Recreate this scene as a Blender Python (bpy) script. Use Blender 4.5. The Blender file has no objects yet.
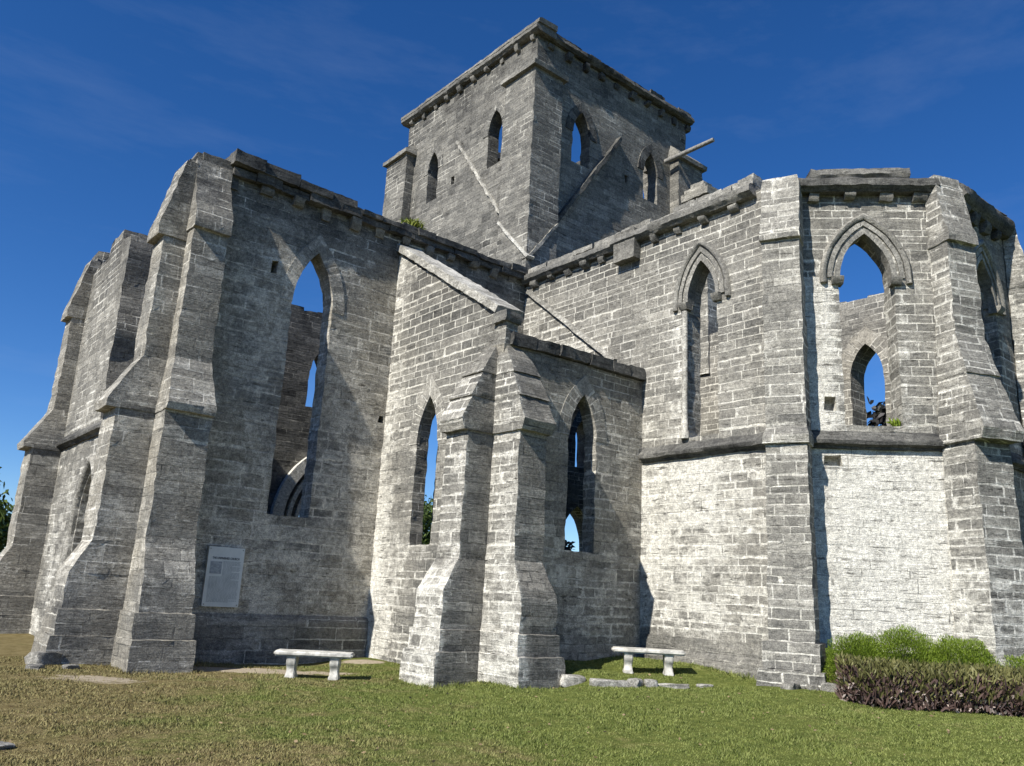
import bpy, bmesh, math, random
import numpy as np
from mathutils import Vector, Matrix, noise, geometry

random.seed(7)
RNG = np.random.default_rng(11)
SC = bpy.context.scene
COL = SC.collection
PI = math.pi

# ------------------------------------------------------------------ camera
EYE = Vector((0.0, 0.0, 1.35))
F_PX = 833.5
pitch, roll, yaw = math.radians(14.38), math.radians(2.98), math.radians(39.17)
fw = Vector((math.sin(yaw) * math.cos(pitch), math.cos(yaw) * math.cos(pitch), math.sin(pitch)))
r0 = Vector((math.cos(yaw), -math.sin(yaw), 0.0))
u0 = r0.cross(fw)
R_ = math.cos(roll) * r0 + math.sin(roll) * u0
U_ = -math.sin(roll) * r0 + math.cos(roll) * u0
cam_d = bpy.data.cameras.new('camera')
cam = bpy.data.objects.new('camera', cam_d)
COL.objects.link(cam)
cam.matrix_world = Matrix(((R_.x, U_.x, -fw.x, EYE.x), (R_.y, U_.y, -fw.y, EYE.y), (R_.z, U_.z, -fw.z, EYE.z), (0, 0, 0, 1)))
cam_d.sensor_fit = 'HORIZONTAL'
cam_d.sensor_width = 36.0
cam_d.lens = 36.0 * F_PX / 1024.0
cam_d.clip_start = 0.05
cam_d.clip_end = 3000.0
SC.camera = cam

# ------------------------------------------------------------------ light
to_sun = Vector((-1.0, -0.15, 0.90)).normalized()
sun_el = math.asin(to_sun.z)
sun_az = math.atan2(to_sun.x, to_sun.y)
W = bpy.data.worlds.new('World')
SC.world = W
W.use_nodes = True
wn, wl = W.node_tree.nodes, W.node_tree.links
wn.clear()
sky = wn.new('ShaderNodeTexSky')
sky.sky_type = 'NISHITA'
sky.sun_disc = False
sky.sun_elevation = sun_el
sky.sun_rotation = sun_az
sky.altitude = 1800.0
sky.air_density = 1.0
sky.dust_density = 0.1
sky.ozone_density = 5.0
hs = wn.new('ShaderNodeHueSaturation')
hs.inputs['Saturation'].default_value = 1.24
hs.inputs['Hue'].default_value = 0.508
hs.inputs['Value'].default_value = 0.80
bg = wn.new('ShaderNodeBackground')
bg.inputs['Strength'].default_value = 0.115
wo = wn.new('ShaderNodeOutputWorld')
# thin cirrus
tc = wn.new('ShaderNodeTexCoord')
mp = wn.new('ShaderNodeMapping')
mp.inputs['Scale'].default_value = (1.2, 2.6, 7.0)
mp.inputs['Rotation'].default_value = (0.25, 0.1, 0.5)
nz = wn.new('ShaderNodeTexNoise')
nz.inputs['Scale'].default_value = 2.2
nz.inputs['Detail'].default_value = 9.0
nz.inputs['Roughness'].default_value = 0.62
mr = wn.new('ShaderNodeMapRange')
mr.inputs['From Min'].default_value = 0.52
mr.inputs['From Max'].default_value = 0.85
mr.inputs['To Max'].default_value = 0.075
mx = wn.new('ShaderNodeMixRGB')
mx.inputs['Color2'].default_value = (3.6, 4.2, 5.2, 1)
wl.new(tc.outputs['Generated'], mp.inputs['Vector'])
wl.new(mp.outputs['Vector'], nz.inputs['Vector'])
wl.new(nz.outputs['Fac'], mr.inputs['Value'])
wl.new(sky.outputs['Color'], hs.inputs['Color'])
wl.new(hs.outputs['Color'], mx.inputs['Color1'])
wl.new(mr.outputs['Result'], mx.inputs['Fac'])
wl.new(mx.outputs['Color'], bg.inputs['Color'])
wl.new(bg.outputs['Background'], wo.inputs['Surface'])

sd = bpy.data.lights.new('sun', 'SUN')
sd.energy = 5.0
sd.angle = math.radians(0.5)
sd.color = (1.0, 0.955, 0.87)
so = bpy.data.objects.new('sun', sd)
COL.objects.link(so)
so.rotation_euler = (-to_sun).to_track_quat('-Z', 'Y').to_euler()
so.location = (-30, -3, 40)

SC.render.engine = 'CYCLES'
SC.view_settings.view_transform = 'Standard'
SC.view_settings.look = 'None'
SC.view_settings.exposure = 0.55
SC.view_settings.gamma = 1.0

# ------------------------------------------------------------------ helpers
def sm(a, b, x):
    if a == b:
        return 1.0 if x > a else 0.0
    t = min(1.0, max(0.0, (x - a) / (b - a)))
    return t * t * (3 - 2 * t)

def tag(o, label=None, cat=None, group=None, kind=None):
    if label: o['label'] = label
    if cat: o['category'] = cat
    if group: o['group'] = group
    if kind: o['kind'] = kind
    return o

def empty(name, loc=(0, 0, 0), rz=0.0):
    o = bpy.data.objects.new(name, None)
    COL.objects.link(o)
    o.location = loc
    o.rotation_euler = (0, 0, rz)
    o.empty_display_size = 0.2
    return o

def disp(p, edge, amp):
    """weathering of the stone: a slow swell, chipped arrises, courses a little in and out"""
    a = noise.noise_vector(p * 0.85) * 0.010
    if edge:
        a = a + noise.noise_vector(p * 3.1 + Vector((5, 2, 9))) * 0.009
        a = a + noise.noise_vector(p * 11.0) * 0.010
        a = a + noise.noise_vector(p * 27.0) * 0.010
        k = math.floor(p.z / 0.17)
        h = math.sin(k * 127.1 + math.floor((p.x + p.y) * 0.9) * 311.7) * 43758.5453
        h -= math.floor(h)
        a = a + Vector((math.cos(h * 6.28), math.sin(h * 6.28), 0)) * 0.009
    return p + a * amp

class MB:
    def __init__(self):
        self.v, self.e, self.f, self.uv, self.idx = [], [], [], [], {}
    def vert(self, p, edge=False):
        k = (round(p[0], 4), round(p[1], 4), round(p[2], 4))
        i = self.idx.get(k)
        if i is None:
            i = len(self.v)
            self.idx[k] = i
            self.v.append(Vector(p))
            self.e.append(edge)
        elif edge:
            self.e[i] = True
        return i
    def face(self, ids, n=None, uvs=None):
        if len(set(ids)) < 3:
            return
        self.f.append(list(ids))
        if uvs is None:
            if n is None:
                p = [self.v[i] for i in ids]
                n = (p[1] - p[0]).cross(p[2] - p[0])
            n = n.normalized() if n.length > 1e-9 else Vector((0, 0, 1))
            t = Vector((0, 0, 1)).cross(n)
            t = t.normalized() if t.length > 0.3 else Vector((1, 0, 0))
            b = n.cross(t)
            uvs = [(self.v[i].dot(t), self.v[i].dot(b)) for i in ids]
        self.uv.append(uvs)
    def patch(self, a, b, c, d, s=0.14):
        """quad a b c d (counter-clockwise from outside) split into a grid"""
        a, b, c, d = Vector(a), Vector(b), Vector(c), Vector(d)
        nu = max(1, int(round(max((b - a).length, (c - d).length) / s)))
        nv = max(1, int(round(max((d - a).length, (c - b).length) / s)))
        n = (c - a).cross(d - b)
        g = []
        for j in range(nv + 1):
            y = j / nv
            l, r = a.lerp(d, y), b.lerp(c, y)
            g.append([self.vert(l.lerp(r, i / nu), i in (0, nu) or j in (0, nv)) for i in range(nu + 1)])
        for j in range(nv):
            for i in range(nu):
                q = [g[j][i], g[j][i + 1], g[j + 1][i + 1], g[j + 1][i]]
                o = []
                for k in q:
                    if k not in o: o.append(k)
                self.face(o, n)
    def box(self, o, ax, ay, az, s=0.14):
        o, ax, ay, az = Vector(o), Vector(ax), Vector(ay), Vector(az)
        p = lambda i, j, k: o + ax * i + ay * j + az * k
        self.patch(p(0,0,0), p(1,0,0), p(1,0,1), p(0,0,1), s)
        self.patch(p(1,0,0), p(1,1,0), p(1,1,1), p(1,0,1), s)
        self.patch(p(1,1,0), p(0,1,0), p(0,1,1), p(1,1,1), s)
        self.patch(p(0,1,0), p(0,0,0), p(0,0,1), p(0,1,1), s)
        self.patch(p(0,0,1), p(1,0,1), p(1,1,1), p(0,1,1), s)
        self.patch(p(0,1,0), p(1,1,0), p(1,0,0), p(0,0,0), s)
    def cbox(self, x0, y0, z0, x1, y1, z1, s=0.14):
        self.box((x0, y0, z0), (x1 - x0, 0, 0), (0, y1 - y0, 0), (0, 0, z1 - z0), s)
    def sweep(self, prof, path, s=0.16, caps=True):
        """prof: list of (out, up) closed ccw; path: list of (pos, out_vec, up_vec)"""
        n = len(prof)
        rings = []
        for pos, ov, uv in path:
            rings.append([Vector(pos) + Vector(ov) * o + Vector(uv) * u for o, u in prof])
        for k in range(len(rings) - 1):
            A, B = rings[k], rings[k + 1]
            for i in range(n):
                j = (i + 1) % n
                self.patch(A[i], A[j], B[j], B[i], s)
        if caps:
            for R, flip in ((rings[0], True), (rings[-1], False)):
                ids = [self.vert(p, True) for p in R]
                self.face(ids[::-1] if flip else ids)
    def build(self, name, mat, parent=None, amp=1.0, attr=None, sharp=38, smooth=True):
        me = bpy.data.meshes.new(name)
        co = [disp(p, e, amp) for p, e in zip(self.v, self.e)] if amp else self.v
        me.from_pydata([tuple(p) for p in co], [], self.f)
        ul = me.uv_layers.new(name='UVMap')
        flat = [c for fu in self.uv for uv in fu for c in uv]
        ul.data.foreach_set('uv', flat)
        if attr is not None:
            vals = [attr(p.x, p.y, p.z) for p in self.v]
            for i, nm in enumerate(('wash', 'mort', 'lich', 'warm')):
                a = me.attributes.new(nm, 'FLOAT', 'POINT')
                a.data.foreach_set('value', [float(q[i]) for q in vals])
        me.materials.append(mat)
        if smooth:
            me.shade_smooth()
            me.set_sharp_from_angle(angle=math.radians(sharp))
        o = bpy.data.objects.new(name, me)
        COL.objects.link(o)
        if parent is not None:
            o.parent = parent
            pl = parent.location if parent.parent is None else Vector((0, 0, 0))
            # parts are modelled in world coordinates under unrotated parents
            o.matrix_parent_inverse = Matrix.Translation(-pl)
        return o

# ------------------------------------------------------------------ materials
def nodes_of(name):
    m = bpy.data.materials.new(name)
    m.use_nodes = True
    t = m.node_tree
    t.nodes.clear()
    out = t.nodes.new('ShaderNodeOutputMaterial')
    b = t.nodes.new('ShaderNodeBsdfPrincipled')
    t.links.new(b.outputs[0], out.inputs['Surface'])
    return m, t, b

class NT:
    def __init__(self, t): self.t = t
    def n(self, typ, ins=None, **kw):
        x = self.t.nodes.new(typ)
        for k, v in kw.items(): setattr(x, k, v)
        for k, v in (ins or {}).items():
            if hasattr(v, 'is_linked') or isinstance(v, bpy.types.NodeSocket): self.t.links.new(v, x.inputs[k])
            else: x.inputs[k].default_value = v
        return x
    def math(self, op, a, b=0.0, c=None, clamp=False):
        ins = {0: a, 1: b}
        if c is not None: ins[2] = c
        return self.n('ShaderNodeMath', ins, operation=op, use_clamp=clamp).outputs[0]
    def step(self, v, a, b, lo=0.0, hi=1.0):
        return self.n('ShaderNodeMapRange', {'Value': v, 'From Min': a, 'From Max': b, 'To Min': lo, 'To Max': hi}, interpolation_type='SMOOTHSTEP').outputs[0]
    def mix(self, f, a, b, bt='MIX'):
        return self.n('ShaderNodeMixRGB', {'Fac': f, 'Color1': a, 'Color2': b}, blend_type=bt).outputs[0]
    def noise(self, vec, scale, detail=4.0, rough=0.55, dim='3D', w=None):
        ins = {'Scale': scale, 'Detail': detail, 'Roughness': rough}
        if vec is not None: ins['Vector'] = vec
        if w is not None: ins['W'] = w
        return self.n('ShaderNodeTexNoise', ins, noise_dimensions=dim).outputs[0]
    def comb(self, x, y, z=0.0):
        return self.n('ShaderNodeCombineXYZ', {0: x, 1: y, 2: z}).outputs[0]
    def attr(self, name):
        return self.n('ShaderNodeAttribute', attribute_name=name).outputs['Fac']

def stone_material(name, H=0.19, BW=0.46, mortar=0.016, courses=True, bump=1.0):
    m, t, b = nodes_of(name)
    g = NT(t)
    uv = g.n('ShaderNodeUVMap').outputs[0]
    sep = g.n('ShaderNodeSeparateXYZ', {0: uv})
    u, v = sep.outputs[0], sep.outputs[1]
    pos = g.n('ShaderNodeNewGeometry').outputs['Position']
    n_big = g.noise(pos, 0.55, 5, 0.6)
    n_mid = g.noise(pos, 2.6, 6, 0.62)
    n_fin = g.noise(pos, 17.0, 5, 0.65)
    n_grit = g.noise(pos, 60.0, 3, 0.6)
    if courses:
        wob = g.math('MULTIPLY', g.math('SUBTRACT', g.noise(g.comb(0.0, v), 2.2, 2, 0.5), 0.5), 0.34)
        wob2 = g.math('MULTIPLY', g.math('SUBTRACT', g.noise(pos, 5.0, 3, 0.6), 0.5), 0.035)
        v2 = g.math('ADD', g.math('ADD', v, wob), wob2)
        row = g.math('FLOOR', g.math('DIVIDE', v2, H))
        us = g.math('MULTIPLY', g.noise(g.comb(g.math('MULTIPLY', u, 1.0), g.math('MULTIPLY', row, 7.31)), 1.3, 1, 0.5), 0.75)
        wob3 = g.math('MULTIPLY', g.math('SUBTRACT', g.noise(g.n('ShaderNodeVectorMath', {0: pos, 1: (3.3, 1.7, 9.1)}).outputs[0], 7.0, 3, 0.6), 0.5), 0.03)
        u2 = g.math('ADD', g.math('ADD', u, us), wob3)
        bvec = g.comb(u2, v2)
        br = g.n('ShaderNodeTexBrick', {'Vector': bvec, 'Color1': (0, 0, 0, 1), 'Color2': (1, 1, 1, 1), 'Mortar': (0.5, 0.5, 0.5, 1), 'Scale': 1.0,
                 'Mortar Size': mortar, 'Mortar Smooth': 0.35, 'Bias': 0.0, 'Brick Width': BW, 'Row Height': H}, offset=0.5, squash=1.0)
        brl = g.n('ShaderNodeTexBrick', {'Vector': bvec, 'Color1': (0, 0, 0, 1), 'Color2': (1, 1, 1, 1), 'Mortar': (0.5, 0.5, 0.5, 1), 'Scale': 1.0,
                 'Mortar Size': mortar, 'Mortar Smooth': 0.35, 'Bias': 0.0, 'Brick Width': BW * 1.85, 'Row Height': H}, offset=0.37, squash=1.0)
        rowr = g.n('ShaderNodeTexWhiteNoise', {'W': row}, noise_dimensions='1D').outputs[0]
        pick = g.math('GREATER_THAN', g.math('ADD', rowr, g.math('MULTIPLY', g.math('SUBTRACT', g.noise(g.comb(g.math('MULTIPLY', u, 0.5), row), 1.0, 1, 0.5), 0.5), 0.6)), 0.58)
        rnd = g.mix(pick, br.outputs['Color'], brl.outputs['Color'])
        mf = g.n('ShaderNodeMix', {0: pick, 2: br.outputs['Fac'], 3: brl.outputs['Fac']}).outputs[0]
        brl2 = g.n('ShaderNodeTexBrick', {'Vector': bvec, 'Color1': (0, 0, 0, 1), 'Color2': (1, 1, 1, 1), 'Mortar': (0.5, 0.5, 0.5, 1), 'Scale': 1.0,
                 'Mortar Size': mortar * 2.6, 'Mortar Smooth': 1.0, 'Bias': 0.0, 'Brick Width': BW * 1.85, 'Row Height': H}, offset=0.37, squash=1.0)
        br2 = g.n('ShaderNodeTexBrick', {'Vector': bvec, 'Color1': (0, 0, 0, 1), 'Color2': (1, 1, 1, 1), 'Mortar': (0.5, 0.5, 0.5, 1), 'Scale': 1.0,
                 'Mortar Size': mortar * 2.6, 'Mortar Smooth': 1.0, 'Bias': 0.0, 'Brick Width': BW, 'Row Height': H}, offset=0.5, squash=1.0)
        wide = g.n('ShaderNodeMix', {0: pick, 2: br2.outputs['Fac'], 3: brl2.outputs['Fac']}).outputs[0]
    else:
        rnd = g.noise(pos, 1.6, 1, 0.5)
        mf = g.math('MULTIPLY', g.step(n_mid, 0.7, 0.8), 0.0)
        wide = mf
    wash, mort, lich, warm = g.attr('wash'), g.attr('mort'), g.attr('lich'), g.attr('warm')
    n_sm = g.noise(pos, 7.5, 6, 0.68)
    bw = g.math('ADD', v, g.math('MULTIPLY', g.math('SUBTRACT', n_mid, 0.5), 0.16))
    bed = g.noise(g.comb(g.math('MULTIPLY', u, 1.0), g.math('MULTIPLY', bw, 11.0)), 1.5, 6, 0.66)
    if not courses:
        rowr = rnd
    # the block itself
    tone = g.math('ADD', g.math('MULTIPLY', rnd, 0.26), g.math('ADD', g.math('MULTIPLY', n_mid, 0.42), g.math('ADD', g.math('MULTIPLY', n_sm, 0.34), g.math('MULTIPLY', bed, 0.52))))
    tone = g.math('ADD', tone, g.math('MULTIPLY', g.math('SUBTRACT', rowr, 0.5), 0.12))
    tone = g.math('ADD', tone, g.math('MULTIPLY', g.math('SUBTRACT', n_big, 0.5), 0.5))
    tone = g.math('SUBTRACT', tone, g.math('ADD', g.math('MULTIPLY', g.math('SUBTRACT', lich, 0.35), 0.66), 0.06))
    ramp = g.n('ShaderNodeValToRGB', {'Fac': tone})
    e = ramp.color_ramp.elements
    e[0].position, e[0].color = 0.22, (0.040, 0.040, 0.040, 1)
    e[1].position, e[1].color = 1.02, (0.44, 0.422, 0.375, 1)
    x = e.new(0.48); x.color = (0.135, 0.132, 0.122, 1)
    x = e.new(0.72); x.color = (0.240, 0.231, 0.207, 1)
    col = ramp.outputs[0]
    # black lichen runs, drawn downwards by the rain
    run = g.noise(g.comb(g.math('MULTIPLY', u, 2.3), g.math('MULTIPLY', v, 0.35)), 1.6, 6, 0.65)
    runm = g.math('MULTIPLY', g.step(run, 0.5, 0.68), g.math('ADD', 0.10, g.math('MULTIPLY', lich, 0.7)), clamp=True)
    col = g.mix(g.math('MULTIPLY', runm, 0.7), col, (0.058, 0.057, 0.053, 1))
    # warm bare limestone
    wm = g.math('MULTIPLY', warm, g.step(g.noise(pos, 0.8, 5, 0.6), 0.36, 0.62), clamp=True)
    col = g.mix(g.math('MULTIPLY', wm, 0.8), col, g.mix(n_sm, (0.21, 0.185, 0.142, 1), (0.48, 0.44, 0.36, 1)))
    # pale mortar, lost in places
    brk = g.math('ADD', mort, g.math('MULTIPLY', g.math('SUBTRACT', g.noise(pos, 0.85, 6, 0.68), 0.5), 2.6))
    mfresh = g.step(brk, 0.30, 0.80)
    gap = g.step(g.math('ADD', g.noise(pos, 4.2, 4, 0.6), g.math('MULTIPLY', mfresh, 0.30)), 0.42, 0.66)
    mfe = g.math('MULTIPLY', mf, gap)
    mcol = g.mix(mfresh, (0.10, 0.098, 0.09, 1), (0.53, 0.51, 0.45, 1))
    col = g.mix(mfe, col, mcol)
    # lime wash and bare white stone, smeared from the joints
    pale = g.math('ADD', wash, g.math('MULTIPLY', g.math('SUBTRACT', n_mid, 0.5), 0.95))
    pale = g.math('ADD', pale, g.math('MULTIPLY', g.math('SUBTRACT', n_big, 0.5), 0.7))
    pale = g.math('ADD', pale, g.math('MULTIPLY', wide, g.math('MULTIPLY', mfresh, 0.46)))
    pale = g.math('ADD', pale, g.math('MULTIPLY', g.math('SUBTRACT', rnd, 0.55), 0.16))
    pale = g.math('ADD', pale, g.math('MULTIPLY', g.math('SUBTRACT', n_sm, 0.5), 0.55))
    pale = g.math('ADD', pale, g.math('MULTIPLY', g.math('SUBTRACT', bed, 0.5), 0.55))
    pale = g.step(pale, 0.42, 0.92)
    pcol = g.mix(g.noise(pos, 3.4, 6, 0.65), (0.36, 0.35, 0.315, 1), (0.86, 0.838, 0.765, 1))
    pcol = g.mix(g.math('MULTIPLY', warm, 0.6, clamp=True), pcol, (0.60, 0.545, 0.45, 1))
    col = g.mix(pale, col, pcol)
    # pits, hollows and worn bedding cracks, with the shade inside them painted dark
    wv = g.math('MULTIPLY', g.math('SUBTRACT', n_mid, 0.5), 0.12)
    uv2 = g.comb(u, g.math('ADD', v, wv))
    pv = g.n('ShaderNodeMapping', {'Vector': uv2, 'Scale': (5.0, 19.0, 1.0)}).outputs[0]
    pit = g.noise(pv, 1.0, 6, 0.66)
    where = g.math('MULTIPLY', g.math('SUBTRACT', g.noise(pos, 0.9, 3, 0.6), 0.5), 0.22)
    pitm = g.step(g.math('ADD', pit, where), 0.60, 0.70)
    pv2 = g.n('ShaderNodeMapping', {'Vector': g.comb(u, v, 4.0), 'Scale': (24.0, 32.0, 1.0)}).outputs[0]
    pit2 = g.step(g.noise(pv2, 1.0, 2, 0.5), 0.66, 0.74)
    pits = g.math('MAXIMUM', pitm, g.math('MULTIPLY', pit2, 0.75))
    hair = g.math('MULTIPLY', g.math('MULTIPLY', mf, pale), g.step(g.noise(pos, 3.1, 4, 0.6), 0.50, 0.62))
    col = g.mix(g.math('MULTIPLY', hair, 0.6), col, (0.09, 0.085, 0.075, 1))
    pv3 = g.n('ShaderNodeMapping', {'Vector': uv2, 'Scale': (1.9, 14.0, 1.0)}).outputs[0]
    crk = g.step(g.noise(pv3, 1.0, 5, 0.6), 0.625, 0.68)
    crk = g.math('MULTIPLY', crk, g.math('ADD', 0.45, g.math('MULTIPLY', g.step(pale, 0.2, 0.8), 0.55)))
    crk = g.math('MAXIMUM', crk, g.math('MULTIPLY', g.step(bed, 0.36, 0.27), 0.75))
    pits = g.math('MAXIMUM', pits, crk)
    col = g.mix(g.math('MULTIPLY', pits, 0.72), col, (0.045, 0.042, 0.036, 1))
    col = g.mix(0.85, col, g.mix(g.step(n_grit, 0.3, 0.7), (0.60, 0.60, 0.60, 1), (1.32, 1.32, 1.32, 1)), 'MULTIPLY')
    col = g.mix(0.8, col, g.mix(g.step(n_fin, 0.3, 0.7), (0.66, 0.66, 0.67, 1), (1.30, 1.30, 1.28, 1)), 'MULTIPLY')
    t.links.new(col, b.inputs['Base Color'])
    b.inputs['Roughness'].default_value = 0.95
    b.inputs['Specular IOR Level'].default_value = 0.10
    hgt = g.math('MULTIPLY', rnd, 0.016)
    hgt = g.math('SUBTRACT', hgt, g.math('MULTIPLY', mf, g.math('SUBTRACT', 0.016, g.math('MULTIPLY', mfresh, 0.010))))
    hgt = g.math('ADD', hgt, g.math('MULTIPLY', n_sm, 0.018))
    hgt = g.math('ADD', hgt, g.math('MULTIPLY', n_fin, 0.016))
    hgt = g.math('ADD', hgt, g.math('MULTIPLY', bed, 0.040))
    hgt = g.math('ADD', hgt, g.math('MULTIPLY', rowr, 0.008))
    hgt = g.math('ADD', hgt, g.math('MULTIPLY', n_grit, 0.007))
    hgt = g.math('SUBTRACT', hgt, g.math('MULTIPLY', pits, 0.036))
    bp = g.n('ShaderNodeBump', {'Height': hgt, 'Strength': 0.60 * bump, 'Distance': 1.0})
    t.links.new(bp.outputs[0], b.inputs['Normal'])
    return m

M = {}
M['stone'] = stone_material('coursed limestone', 0.158, 0.37, 0.012)
M['stone_big'] = stone_material('large limestone blocks', 0.215, 0.52, 0.011)
M['stone_plain'] = stone_material('dressed limestone', courses=False, bump=0.8)
M['vouss'] = stone_material('arch stones', 0.16, 0.34, 0.010)

def simple(name, c1, c2, scale=12.0, rough=0.9, bump=0.0, spec=0.2, island=0.0):
    m, t, b = nodes_of(name)
    g = NT(t)
    pos = g.n('ShaderNodeNewGeometry')
    n = g.noise(pos.outputs['Position'], scale, 5, 0.6)
    f = g.step(n, 0.3, 0.7)
    if island:
        f = g.math('ADD', g.math('MULTIPLY', f, 1 - island), g.math('MULTIPLY', pos.outputs['Random Per Island'], island))
    t.links.new(g.mix(f, c1 + (1,), c2 + (1,)), b.inputs['Base Color'])
    b.inputs['Roughness'].default_value = rough
    b.inputs['Specular IOR Level'].default_value = spec
    if bump:
        bp = g.n('ShaderNodeBump', {'Height': n, 'Strength': bump, 'Distance': 0.02})
        t.links.new(bp.outputs[0], b.inputs['Normal'])
    return m

M['bench'] = simple('cast concrete', (0.30, 0.29, 0.26), (0.66, 0.64, 0.58), 8, 0.9, 0.4)
M['board'] = simple('board face', (0.60, 0.62, 0.60), (0.70, 0.71, 0.68), 5, 0.5, 0.0, 0.3)
M['ink'] = simple('black print', (0.03, 0.03, 0.035), (0.05, 0.05, 0.055), 5, 0.7)
M['greyink'] = simple('grey print', (0.20, 0.22, 0.23), (0.27, 0.29, 0.30), 5, 0.7)
M['picture'] = simple('printed engraving', (0.25, 0.27, 0.29), (0.45, 0.48, 0.5), 40, 0.7)
M['wood'] = simple('weathered timber', (0.15, 0.145, 0.135), (0.29, 0.28, 0.26), 16, 0.9, 0.5)
M['brownwood'] = simple('brown timber', (0.22, 0.14, 0.07), (0.36, 0.24, 0.13), 10, 0.85, 0.3)
M['bark'] = simple('bark', (0.07, 0.055, 0.04), (0.16, 0.13, 0.10), 9, 0.95, 0.6)

def leaf_mat(name, c1, c2, trans=0.25, rough=0.55):
    m, t, b = nodes_of(name)
    g = NT(t)
    geo = g.n('ShaderNodeNewGeometry')
    f = g.math('ADD', g.math('MULTIPLY', geo.outputs['Random Per Island'], 0.6), g.math('MULTIPLY', g.step(g.noise(geo.outputs['Position'], 2.2, 3, 0.5), 0.3, 0.7), 0.4))
    col = g.mix(f, c1 + (1,), c2 + (1,))
    t.links.new(col, b.inputs['Base Color'])
    b.inputs['Roughness'].default_value = rough
    b.inputs['Specular IOR Level'].default_value = 0.25
    tr = g.n('ShaderNodeBsdfTranslucent', {'Color': col})
    ms = g.n('ShaderNodeMixShader', {0: trans, 1: b.outputs[0], 2: tr.outputs[0]})
    out = [x for x in t.nodes if x.type == 'OUTPUT_MATERIAL'][0]
    t.links.new(ms.outputs[0], out.inputs['Surface'])
    return m

M['leaf_green'] = leaf_mat('feathery green leaves', (0.085, 0.140, 0.012), (0.27, 0.36, 0.045))
M['leaf_dry'] = leaf_mat('dried stems', (0.22, 0.15, 0.08), (0.36, 0.27, 0.16))
M['leaf_purple'] = leaf_mat('purple strap leaves', (0.035, 0.022, 0.024), (0.16, 0.105, 0.085), 0.12)
M['leaf_olive'] = leaf_mat('olive strap leaves', (0.07, 0.075, 0.022), (0.23, 0.22, 0.085), 0.2)
M['leaf_pale'] = leaf_mat('pale faded leaves', (0.30, 0.24, 0.20), (0.52, 0.44, 0.40), 0.15)
M['leaf_tree'] = leaf_mat('tree leaves', (0.035, 0.065, 0.014), (0.13, 0.18, 0.045))
M['leaf_yellow'] = leaf_mat('yellow green leaves', (0.11, 0.15, 0.02), (0.28, 0.30, 0.06))
M['leaf_dark'] = leaf_mat('dark leaves', (0.018, 0.022, 0.014), (0.05, 0.045, 0.05), 0.1)

def lawn_nodes(t, g):
    pos = g.n('ShaderNodeNewGeometry').outputs['Position']
    dry, soil = g.attr('dry'), g.attr('soil')
    n1 = g.noise(pos, 1.1, 5, 0.65)
    n2 = g.noise(pos, 6.5, 5, 0.65)
    green = g.mix(g.step(n2, 0.3, 0.7), (0.072, 0.112, 0.014, 1), (0.168, 0.205, 0.042, 1))
    drc = g.mix(g.step(n2, 0.3, 0.7), (0.15, 0.115, 0.045, 1), (0.28, 0.225, 0.11, 1))
    f = g.math('ADD', dry, g.math('MULTIPLY', g.math('SUBTRACT', n1, 0.5), 1.5))
    f = g.math('ADD', f, g.math('MULTIPLY', g.math('SUBTRACT', n2, 0.5), 0.7))
    return g.mix(g.step(f, 0.25, 0.9), green, drc), n1, n2, soil, pos

m, t, b = nodes_of('lawn ground'); g = NT(t)
lc, n1, n2, soil, pos = lawn_nodes(t, g)
lc = g.mix(0.45, lc, (0.07, 0.06, 0.03, 1))
sc = g.mix(g.noise(pos, 9.0, 6, 0.7), (0.20, 0.16, 0.11, 1), (0.46, 0.40, 0.31, 1))
sf = g.step(g.math('ADD', soil, g.math('MULTIPLY', g.math('SUBTRACT', n2, 0.5), 0.9)), 0.4, 0.7)
t.links.new(g.mix(sf, lc, sc), b.inputs['Base Color'])
b.inputs['Roughness'].default_value = 1.0
b.inputs['Specular IOR Level'].default_value = 0.05
bp = g.n('ShaderNodeBump', {'Height': g.noise(pos, 30.0, 6, 0.7), 'Strength': 0.6, 'Distance': 0.03})
t.links.new(bp.outputs[0], b.inputs['Normal'])
M['ground'] = m
m, t, b = nodes_of('grass blades'); g = NT(t)
lc, n1, n2, soil, pos = lawn_nodes(t, g)
lc = g.mix(g.n('ShaderNodeNewGeometry').outputs['Random Per Island'], g.mix(0.5, lc, (0.5, 0.5, 0.45, 1), 'MULTIPLY'), g.mix(0.35, lc, (0.42, 0.42, 0.18, 1)))
t.links.new(lc, b.inputs['Base Color'])
b.inputs['Roughness'].default_value = 0.7
b.inputs['Specular IOR Level'].default_value = 0.15
M['grass'] = m

# ------------------------------------------------------------------ ground
CTRL = [(4.5, 13.2, 0.0), (7.0, 14.3, 0.0), (7.4, 10.8, 0.0), (8.9, 9.6, 0.06), (10.0, 10.6, 0.38), (11.5, 10.6, 0.42), (12.0, 9.5, 0.40),
        (8.4, 13.9, 0.12), (8.3, 12.3, 0.08), (11.8, 7.3, 0.27), (9.3, 8.9, 0.14), (10.4, 8.4, 0.17), (11.5, 5.5, 0.15), (13.0, 4.6, 0.16), (14, 5.2, .25), (9.7, 9.6, .30), (10.6, 9.0, .28),
        (4.8, 5.7, 0.0), (7.5, 4.0, 0.05), (1.6, 8.4, -0.02), (2.9, 14.3, 0.06), (2.0, 18.0, 0.05), (0.0, 0.0, -0.2), (4.0, 9.5, -0.02), (6.3, 9.0, 0.0), (6.3, 12.5, 0.02),
        (18, 10, .4), (16, 18, .3), (8, 18, .2), (20, 22, .3), (16, 3, .2), (0, 26, 0.0), (-6, 12, 0.0)]
CT = np.array(CTRL)
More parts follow.
